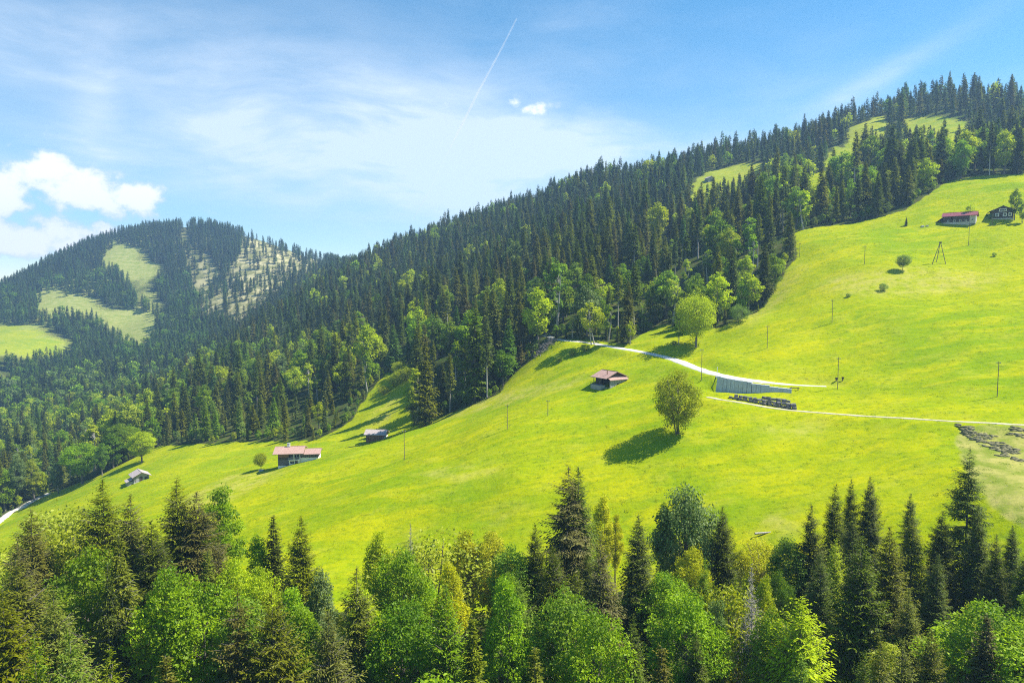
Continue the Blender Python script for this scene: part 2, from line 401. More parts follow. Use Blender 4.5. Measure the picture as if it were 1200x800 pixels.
STRAW_PIX = [[(975,322),(1040,316),(1060,312),(1130,318),(1180,322),(1150,340),(1080,345),(1000,348),(960,338)],[(425,512),(440,480),(462,462),(470,470),(450,500),(440,515)],[(540,468),(610,455),(690,440),(690,447),(600,472),(520,492),(500,492)],
 [(480,560),(520,548),(600,545),(560,560)],[(575,600),(600,598),(600,612),(578,612)],[(880,610),(930,598),(935,625),(890,632)],[(860,440),(900,443),(985,449),(985,455),(940,449),(880,444)],[(850,380),(900,350),(935,310),(945,312),(910,360),(870,385)],
 [(200,590),(270,556),(330,548),(330,556),(240,600)],[(1000,215),(1050,206),(1100,208),(1060,222)],[(890,500),(965,494),(968,508),(900,512)]]
a_dry = sm(mask(DRY_PIX, 90, 200).astype(float), 2); a_straw = sm(mask(STRAW_PIX, 90, 470).astype(float), 3)
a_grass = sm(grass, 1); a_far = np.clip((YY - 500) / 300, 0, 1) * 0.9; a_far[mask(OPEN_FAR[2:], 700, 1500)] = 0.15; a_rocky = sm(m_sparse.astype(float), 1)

nx, ny = len(GX), len(GY)
idx = np.arange(nx * ny).reshape(ny, nx)
F = np.stack([idx[:-1,:-1], idx[:-1,1:], idx[1:,1:], idx[1:,:-1]], -1).reshape(-1, 4)

def ground_mat(t, bs):
    P = t.node('ShaderNodeNewGeometry', None, 0)
    P2 = t.node('ShaderNodeVectorMath', {0: P, 1: (1, 1, 0)}, operation='MULTIPLY')
    g, dry, straw, far, rocky = (t.attr(k) for k in ('grass', 'pasture', 'straw', 'distance', 'rocky'))
    n1 = t.noise(P2, 0.018, 5.0, 0.6); n2 = t.noise(t.vmul(P2, (1, 1.6, 1)), 0.10, 5.0, 0.62); n3 = t.noise(P2, 1.1, 5.0, 0.7)
    n4 = t.noise(t.vmul(P2, (1, 3.2, 1), rot=(0, 0, R(8))), 0.045, 6.0, 0.6, dist=0.6)
    n5 = t.noise(t.vmul(P2, (1, 2.0, 1)), 0.32, 6.0, 0.68)
    lush, flower = (0.190, 0.285, 0.003), (0.445, 0.418, 0.003)
    c = t.mix(t.ramp(n1, 0.36, 0.64), lush, (0.300, 0.343, 0.003))
    c = t.mix(t.m('MULTIPLY', t.ramp(n4, 0.42, 0.70), 0.62), c, flower)
    c = t.mix(t.m('MULTIPLY', t.ramp(n2, 0.5, 0.72), 0.45), c, (0.36, 0.37, 0.035))
    c = t.mix(t.m('MULTIPLY', t.ramp(n5, 0.55, 0.35), 0.40), c, (0.105, 0.200, 0.012))
    c = t.mix(t.m('MULTIPLY', t.ramp(n3, 0.46, 0.30), 0.32), c, (0.095, 0.16, 0.010))
    c = t.mix(t.m('MULTIPLY', t.ramp(n3, 0.56, 0.74), 0.30), c, (0.50, 0.46, 0.030))
    sn = t.noise(P2, 0.22, 5.0, 0.6)
    c = t.mix(t.m('MULTIPLY', straw, t.ramp(sn, 0.32, 0.72, 0, .8)), c, (0.42, 0.38, 0.09))
    past = t.mix(t.ramp(sn, 0.35, 0.65), (0.19, 0.24, 0.030), (0.36, 0.34, 0.09))
    past = t.mix(t.ramp(n3, 0.55, 0.75), past, (0.28, 0.25, 0.12))
    c = t.mix(t.ramp(t.m('ADD', dry, t.m('MULTIPLY', t.m('SUBTRACT', sn, 0.5), 0.5)), 0.35, 0.6), c, past)
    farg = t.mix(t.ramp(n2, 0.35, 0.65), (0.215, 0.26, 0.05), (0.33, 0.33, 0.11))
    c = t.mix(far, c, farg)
    floor = t.mix(t.ramp(n2, 0.35, 0.65), (0.045, 0.050, 0.015), (0.095, 0.085, 0.035))
    floor = t.mix(t.ramp(n5, 0.42, 0.60), floor, (0.060, 0.105, 0.012))
    rock = t.mix(t.ramp(t.noise(P2, 0.05, 6.0, 0.65), 0.40, 0.62), (0.17, 0.175, 0.055), (0.47, 0.42, 0.22))
    floor = t.mix(rocky, floor, rock)
    edge = t.ramp(t.m('ADD', g, t.m('MULTIPLY', t.m('SUBTRACT', n5, 0.5), 0.9)), 0.30, 0.62)
    t.put(bs.inputs['Base Color'], t.mix(edge, floor, c))
    hgt = t.m('ADD', t.m('MULTIPLY', n3, 0.35), t.m('ADD', t.m('MULTIPLY', n5, 1.2), t.m('MULTIPLY', n2, 1.5)))
    bp = t.node('ShaderNodeBump', {'Height': hgt, 'Strength': 0.55, 'Distance': 0.6}); t.l.new(bp, bs.inputs['Normal'])
    bs.inputs['Roughness'].default_value = 0.95; bs.inputs['Specular IOR Level'].default_value = 0.0

V = np.stack([XX, YY, ZZ], -1).reshape(-1, 3)
gme = mesh_np('ground', V, F, mat('alpine meadow and forest floor', build=ground_mat), smooth=True)
for nm, a in (('grass', a_grass), ('pasture', a_dry), ('straw', a_straw), ('distance', a_far), ('rocky', a_rocky)):
    at_ = gme.attributes.new(nm, 'FLOAT', 'POINT'); at_.data.foreach_set('value', a.ravel().astype(np.float32))
ground = tag(link('ground', gme), kind='structure')

# roads: crowned strips with ragged verges
def gravel(c1, c2):
    def b(t, bs):
        P = t.node('ShaderNodeNewGeometry', None, 0)
        n = t.noise(P, 0.7, 6.0, 0.7); n2 = t.noise(P, 9.0, 3.0, 0.6)
        c = t.mix(t.ramp(n, 0.35, 0.65), c1, c2); c = t.mix(t.m('MULTIPLY', t.ramp(n2, 0.5, 0.7), 0.4), c, (0.30, 0.27, 0.21))
        t.put(bs.inputs['Base Color'], c)
        bp = t.node('ShaderNodeBump', {'Height': n2, 'Strength': 0.4, 'Distance': 0.03}); t.l.new(bp, bs.inputs['Normal'])
    return b
M['gravel'] = mat('pale limestone gravel', rough=0.95, build=gravel((0.54, 0.515, 0.46), (0.67, 0.64, 0.585)))
M['dirt'] = mat('pale worn dirt', rough=0.95, build=gravel((0.40, 0.36, 0.22), (0.56, 0.50, 0.36)))
for nm, (pix, hw) in ROADS.items():
    L = ROADL[nm]; T = np.gradient(L[:, :2], axis=0); T /= np.linalg.norm(T, axis=1)[:, None] + 1e-9
    N = np.stack([-T[:, 1], T[:, 0]], 1); vs = []
    offs = [-1.15, -1, -.5, 0, .5, 1, 1.15]; dz = [-.45, .10, .15, .17, .15, .10, -.45]
    s = np.arange(len(L)); rag = 0.14 * np.sin(s * 1.7) + 0.1 * np.sin(s * .63 + 1) + rng.uniform(-.1, .1, len(L))
    flare = 1 + (1.0 * np.exp(-((np.arange(len(L)) - len(L) + 1) / 6.0) ** 2) * 0 if nm != 'gravel_road' else 1.3 * np.exp(-((proj(L[:,0],L[:,1],L[:,2])[0] - 905) / 45.0) ** 2))
    taper = np.ones(len(L))
    if nm == 'gravel_road': taper = np.clip((len(L) - np.arange(len(L))) / 22.0, 0.25, 1)
    for o_, d_ in zip(offs, dz):
        p = L[:, :2] + N * ((o_ * hw * flare * taper + np.sign(o_) * rag * (abs(o_) > .9)))[:, None]
        zz = np.maximum(height(p[:, 0], p[:, 1]), L[:, 2] - 0.3) + d_
        vs.append(np.c_[p, zz])
    A = np.stack(vs, 1); k = len(offs); n = len(L); ix = np.arange(n * k).reshape(n, k)
    Fr = np.stack([ix[:-1,:-1], ix[:-1,1:], ix[1:,1:], ix[1:,:-1]], -1).reshape(-1, 4)
    tag(link(nm, mesh_np(nm, A.reshape(-1, 3), Fr, M['dirt' if nm == 'dirt_track' else 'gravel'], smooth=True)), kind='structure')


# ------------------------------------------------------------------ trees
def tufts(P, Dv, L, W, sag=0.0, seed=0):
    """leaf sprays: one folded diamond each, base P, direction Dv, length L, width W"""
    r = np.random.default_rng(seed); n = len(P)
    Dv = Dv / (np.linalg.norm(Dv, axis=1)[:, None] + 1e-9)
    rnd = r.normal(size=(n, 3)); rnd[:, 2] *= 0.35
    S = np.cross(Dv, np.array([0, 0, 1.0]) + rnd * 0.5); S /= np.linalg.norm(S, axis=1)[:, None] + 1e-9
    L = L[:, None]; W = W[:, None]
    mid = P + Dv * L * 0.55; mid[:, 2] += (L * 0.10)[:, 0]
    tip = P + Dv * L; tip[:, 2] -= sag * L[:, 0]
    V = np.stack([P, mid - S * W * 0.5 - [0, 0, .12] * L, tip, mid + S * W * 0.5 - [0, 0, .12] * L], 1).reshape(-1, 3)
    i = np.arange(n) * 4
    return V, np.stack([i, i+1, i+2, i+3], 1)

def tube(path, rad, k=6):
    path = np.asarray(path, float); rad = np.asarray(rad, float); n = len(path)
    T = np.gradient(path, axis=0); T /= np.linalg.norm(T, axis=1)[:, None] + 1e-9
    ref = np.where(np.abs(T[:, 2:3]) > 0.9, [[1, 0, 0]], [[0, 0, 1]])
    A = np.cross(T, ref); A /= np.linalg.norm(A, axis=1)[:, None] + 1e-9; B = np.cross(T, A)
    a = np.linspace(0, 2*math.pi, k, endpoint=False)
    V = path[:, None] + (A[:, None] * np.cos(a)[:, None] + B[:, None] * np.sin(a)[:, None]) * rad[:, None, None]
    ix = np.arange(n * k).reshape(n, k); nx_ = np.roll(ix, -1, 1)
    return V.reshape(-1, 3), np.stack([ix[:-1], nx_[:-1], nx_[1:], ix[1:]], -1).reshape(-1, 4)

def join(parts):
    Vs, Fs, o = [], [], 0
    for v, f in parts: Vs.append(v); Fs.append(f + o); o += len(v)
    return np.vstack(Vs), np.vstack(Fs)

def conifer(seed, H=28.0, rb=3.6, cb=0.10, gap=0.55, nbr=6, node=0.34, tl=0.52, tw=0.17, ragged=0.25, droop=0.35, bare=False, power=0.8, side=True, dead_low=False):
    r = np.random.default_rng(seed)
    hb = H * cb; zs = []
    z = hb
    while z < H - 0.25: zs.append(z); z += gap * r.uniform(0.75, 1.25) * (1.0 - 0.62 * (z - hb) / (H - hb))
    P, Dd, LL, WW, TT, limbs = [], [], [], [], [], []
    sector = r.uniform(0.75, 1.2, 9)
    for z in zs:
        t = (H - z) / (H - hb)
        for b in range(max(3, int(r.integers(nbr - 1, nbr + 2) * (0.6 + 0.4 * min(1, t * 4))))):
            phi = r.uniform(0, 2*math.pi)
            Lb = rb * (t ** power) * (1 - 0.18 * max(0, t - 0.85) / 0.15) * sector[int(phi / (2*math.pi) * 9) % 9] * r.uniform(1 - ragged, 1 + ragged * 0.6) + 0.12
            zz = z + r.normal() * gap * 0.25
            a0 = 0.55 * (1 - t) ** 1.5 + r.normal() * 0.06 + 0.05
            tz = float(np.clip(0.30 + 1.1 * t ** 0.55, 0.3, 1.0))
            dr = droop * (0.25 + t) * r.uniform(0.7, 1.3)
            rad = np.array([math.cos(phi), math.sin(phi), 0]); tan = np.array([-math.sin(phi), math.cos(phi), 0])
            n = max(2, int(Lb / node))
            s = (np.arange(n) + r.uniform(0.3, 1.0, n)) / n
            s = s[s > (0.12 if Lb > 2.2 else 0)]; s = np.r_[s, r.uniform(0.02, 0.3, 2)]; n = len(s)
            if not n: continue
            cz = zz + Lb * (a0 * s - dr * s ** 2 + 0.22 * s ** 3.5)
            C = rad * (Lb * s)[:, None]; C[:, 2] = cz
            slope = (a0 - 2 * dr * s + 0.7 * s ** 2.5)
            if bare or Lb > 1.6:
                ls = np.linspace(0, 1, 4); lc = rad * (Lb * ls * 0.9)[:, None]; lc[:, 2] = zz + Lb * (a0 * ls - dr * ls ** 2 + .22 * ls ** 3.5)
                limbs.append(tube(lc, np.linspace(0.028 + 0.010 * Lb, 0.012, 4), 3))
            for sd in ((-1, 1) if side else (0,)):
                ln = (0.40 * Lb * (1 - s) ** 0.7 + tl * 0.55)
                m = np.maximum(1, np.round(ln / (tl * 0.75)).astype(int))
                for q in range(int(m.max())):
                    k = np.nonzero(m > q)[0]
                    if not len(k): continue
                    f = (q / m[k])
                    ang = r.uniform(0.65, 1.05, len(k)) * sd if sd else r.uniform(-.4, .4, len(k))
                    dv = rad * np.cos(ang)[:, None] + tan * np.sin(ang)[:, None]
                    dv[:, 2] = slope[k] * 0.6 - 0.18 - 0.35 * f + r.normal(size=len(k)) * 0.16
                    base = C[k] + dv * (f * ln[k])[:, None]
                    keep = r.random(len(k)) > (0.55 if bare else (0.5 if dead_low and t > 0.6 else 0.04))
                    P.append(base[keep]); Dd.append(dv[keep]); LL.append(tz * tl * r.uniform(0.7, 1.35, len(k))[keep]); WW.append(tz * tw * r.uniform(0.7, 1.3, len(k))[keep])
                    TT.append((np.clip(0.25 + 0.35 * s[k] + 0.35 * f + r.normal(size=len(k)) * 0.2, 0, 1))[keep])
            # the branch tip
            P.append(C[-1:]); dv = rad.copy(); dv[2] = slope[-1]; Dd.append(dv[None]); LL.append(np.array([tl * tz])); WW.append(np.array([tw * tz])); TT.append(np.array([0.8]))
    for q in range(8):
        P.append(np.array([[0, 0, H - 1.6 + .13 * q]])); Dd.append(np.array([[r.normal() * .08, r.normal() * .08, 1]])); LL.append(np.array([.6])); WW.append(np.array([.12])); TT.append(np.array([.6]))
    P = np.vstack(P); Dd = np.vstack(Dd); LL = np.concatenate(LL); WW = np.concatenate(WW); TT = np.concatenate(TT)
    Vc, Fc = tufts(P, Dd, LL, WW, 0.22, seed)
    tp = np.linspace(0, 1, 7); pth = np.zeros((7, 3)); pth[:, 2] = tp * H - 1.2 * (tp == 0); bend = r.normal(size=2) * 0.15
    pth[:, 0] = bend[0] * np.sin(tp * 3); pth[:, 1] = bend[1] * np.sin(tp * 3)
    tr = [tube(pth, 0.011 * H * (1 - tp) ** 1.25 + 0.012, 7)] + limbs
    return Vc, Fc, np.repeat(TT, 4), join(tr)

def broadleaf(seed, H=20.0, R_=6.0, cb=0.25, nblob=70, leaves=130, ls=0.36, top=0.75, ragged=0.3, layered=0.5, stems=1, weep=0.0):
    """limbs fork to leaf clumps; each clump a flat-topped cushion of many small leaf sprays"""
    r = np.random.default_rng(seed); hb = H * cb; tr = []
    ends = []; lump = r.uniform(0.68, 1.18, 7)
    k = 0
    while len(ends) < nblob and k < nblob * 30:
        k += 1
        u = r.normal(size=3); u /= np.linalg.norm(u); q = r.uniform(0.35, 1) ** 0.45
        c = u * q; z = hb + (H - hb) * (0.5 + 0.5 * c[2])
        f = (z - hb) / (H - hb)
        prof = 1.0 if f > 0.35 else 0.6 + 0.4 * f / 0.35
        prof *= lump[int((math.atan2(c[1], c[0]) + math.pi) / 6.2832 * 7) % 7] if f > 0.2 else 1
        prof *= (1 if f < top else max(0.35, 1 - (f - top) / (1 - top) * 0.55))
        p = np.array([c[0] * R_ * prof, c[1] * R_ * prof, z])
        br = R_ * r.uniform(0.17, 0.30)
        if all(np.linalg.norm((p - e[0]) * [1, 1, 1.25]) > (br + e[1]) * 0.50 for e in ends): ends.append((p, br))
    lean = r.normal(size=2) * 0.04 * H
    forks = []
    for s_ in range(stems):
        b0 = np.array([0, 0, -1.2]) if stems == 1 else np.array([r.normal() * .5, r.normal() * .5, -1.2])
        tp_ = np.array([lean[0] + (r.normal() * R_ * .25 if stems > 1 else 0), lean[1] + (r.normal() * R_ * .25 if stems > 1 else 0), H * 0.86])
        tt = np.linspace(0, 1, 8)[:, None]; path = b0 + (tp_ - b0) * tt + np.c_[np.sin(tt * 5) * .12, np.sin(tt * 4 + 1) * .12, 0 * tt]
        tr.append(tube(path, np.linspace(0.022 * H / stems ** .5, 0.05, 8), 8)); forks.append(path)
    P, Dd, LL, WW, TT = [], [], [], [], []
    for p, br in ends:
        path0 = forks[r.integers(len(forks))]
        k = int(np.clip(np.searchsorted(path0[:, 2], max(hb * 0.8, p[2] - np.hypot(p[0], p[1]) * 0.9 - 1)), 1, 6))
        a = path0[k]; mid = a * 0.5 + p * 0.5 + [0, 0, 0.12 * np.linalg.norm(p - a)]
        ls_ = np.linspace(0, 1, 5)[:, None]
        cur = (1-ls_)**2 * a + 2 * ls_ * (1-ls_) * mid + ls_**2 * p
        tr.append(tube(cur, np.linspace(0.006 * H * (1 - k / 9), 0.02, 5), 4))
        n = int(leaves * r.uniform(0.7, 1.3) * (br / (R_ * .235)) ** 2)
        u = r.normal(size=(n, 3)); u /= np.linalg.norm(u, axis=1)[:, None]
        rad = br * r.uniform(0.25, 1.0, n) ** 0.5 * r.uniform(0.85, 1.3, n)
        off = u * rad[:, None]; off[:, 2] *= (0.62 if layered else 0.85)
        if layered: off[:, 2] = np.round(off[:, 2] / (br * .42) + r.normal(size=n) * .18) * (br * .42)
        if weep: off[:, 2] -= weep * br * r.uniform(0, 1.6, n)
        P.append(p + off)
        d = u * [1, 1, 0.4] + r.normal(size=(n, 3)) * 0.45; d[:, 2] -= 0.15 + weep
        Dd.append(d); LL.append(ls * r.uniform(0.6, 1.4, n)); WW.append(ls * 0.72 * r.uniform(0.6, 1.3, n))
        TT.append(np.clip(0.45 + 0.22 * r.normal() + r.normal(size=n) * 0.22, 0, 1))
    P = np.vstack(P); Dd = np.vstack(Dd); LL = np.concatenate(LL); WW = np.concatenate(WW); TT = np.concatenate(TT)
    Vc, Fc = tufts(P, Dd, LL, WW, 0.15, seed)
    return Vc, Fc, np.repeat(TT, 4), join(tr)

PROTO = {}
def proto(key, data, H, m_crown='dark_spruce', m_trunk='bark', w=1.0):
    Vc, Fc, T, (Vt, Ft) = data
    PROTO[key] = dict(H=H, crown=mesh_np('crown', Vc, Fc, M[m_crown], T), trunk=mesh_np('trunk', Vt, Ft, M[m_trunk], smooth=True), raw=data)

# near trees
for i in range(4): proto(f'spruce{i}', conifer(10 + i, 28, 5.3 + 0.4 * (i % 2), 0.04 + 0.02 * i, 0.80, 8, 0.27, 0.50, 0.165, 0.36, 0.26 + 0.05 * (i % 3), power=0.72), 28)
for i in range(3): proto(f'loose{i}', conifer(30 + i, 28, 4.9, 0.10 + 0.04 * i, 0.85, 7, 0.29, 0.50, 0.165, 0.45, 0.45, dead_low=(i == 1), power=0.72), 28)
proto('high0', conifer(40, 30, 3.5, 0.45, 0.65, 6, 0.40, 0.55, 0.19, 0.35, 0.35), 30, m_trunk='pale_bark')
proto('dead0', conifer(45, 26, 3.0, 0.12, 0.75, 6, 0.34, 0.34, 0.05, 0.4, 0.35, bare=True), 26, 'dead_wood', 'dead_wood')
for i in range(2): proto(f'larch{i}', conifer(50 + i, 22, 4.3, 0.05, 0.62, 7, 0.28, 0.40, 0.16, 0.3, 0.12, power=0.66), 22, 'larch')
proto('slender0', conifer(55, 20, 2.2, 0.06, 0.40, 7, 0.24, 0.40, 0.14, 0.35, 0.32, power=.8), 20)
for i in range(3): proto(f'round{i}', broadleaf(60 + i, 20, 5.8, 0.22, 85, 230, 0.36), 20, 'bright_leaf')
for i in range(3): proto(f'tall{i}', broadleaf(70 + i, 24, 4.6, 0.20, 90, 210, 0.34, top=0.55), 24, 'bright_leaf')
proto('dome0', broadleaf(80, 15, 6.2, 0.24, 95, 170, 0.34, top=0.8, layered=0), 15, 'bright_leaf')
proto('open0', broadleaf(81, 15, 5.6, 0.09, 95, 190, 0.32, top=0.8, layered=0, stems=4), 15, 'pale_leaf')
proto('weep0', broadleaf(83, 20, 5.6, 0.15, 80, 190, 0.36, top=0.7, layered=0, weep=0.8), 20, 'grey_leaf')
proto('bushy0', broadleaf(84, 10, 6.0, 0.04, 70, 130, 0.34, top=0.8, layered=0, stems=5), 10, 'gold_leaf')
# hillside trees
for i in range(5): proto(f'mid{i}', conifer(100 + i, 28, 4.5 + .5 * (i % 3), 0.05 + 0.02 * i, 1.0, 7, 0.75, 0.95, 0.42, 0.28, 0.26, power=0.85), 28, 'dark_spruce')
for i in range(2): proto(f'midhigh{i}', conifer(110 + i, 32, 2.9, 0.42 + .1 * i, 1.1, 6, 0.85, 1.0, 0.42, 0.3, 0.34), 32, 'dark_spruce', 'pale_bark')
for i in range(3): proto(f'midleaf{i}', broadleaf(120 + i, 21, 4.9, 0.18, 52, 80, 0.66, top=0.62), 21, 'bright_leaf')
for i in range(2): proto(f'midthin{i}', broadleaf(126 + i, 20, 2.9, 0.35, 30, 60, 0.62, top=0.6), 20, 'bright_leaf', 'pale_bark')
proto('midopen0', broadleaf(129, 12, 3.0, 0.30, 26, 60, 0.48, layered=0, stems=2), 12, 'pale_leaf', 'pale_bark')
for i in range(3): proto(f'far{i}', conifer(140 + i, 26, 3.9, 0.05, 1.7, 6, 1.4, 1.6, 0.85, 0.25, 0.28, side=(i == 0), power=0.85), 26, 'blue_spruce')
for i in range(2): proto(f'farleaf{i}', broadleaf(150 + i, 19, 4.6, 0.10, 26, 22, 1.3, top=0.65), 19, 'bright_leaf')

def plant(kind, key, x, y, h, label, cat, group=None, mcrown=None, mtrunk=None, w=1.0, rz=None, z=None):
    p = PROTO[key]; s = h / p['H']
    z = float(height(x, y)) if z is None else z
    t = thing(kind, label, cat, (x, y, z), random.uniform(0, 6.28) if rz is None else rz, group)
    t.scale = (s * w, s * w, s)
    for part in ('trunk', 'crown'):
        o = link(part, p[part], t)
        mm = mtrunk if part == 'trunk' else mcrown
        if mm: o.material_slots[0].link = 'OBJECT'; o.material_slots[0].material = M[mm]
    return t

def plant_px(px, py_top, Y, **k):
    """a tree at distance Y whose top shows at that height in the view: its height follows from the ground it stands on"""
    u, v, w = ray(px, py_top); x = u / v * Y; z = float(height(x, Y))
    return plant(x=x, y=Y, h=w / v * Y - z, **k)

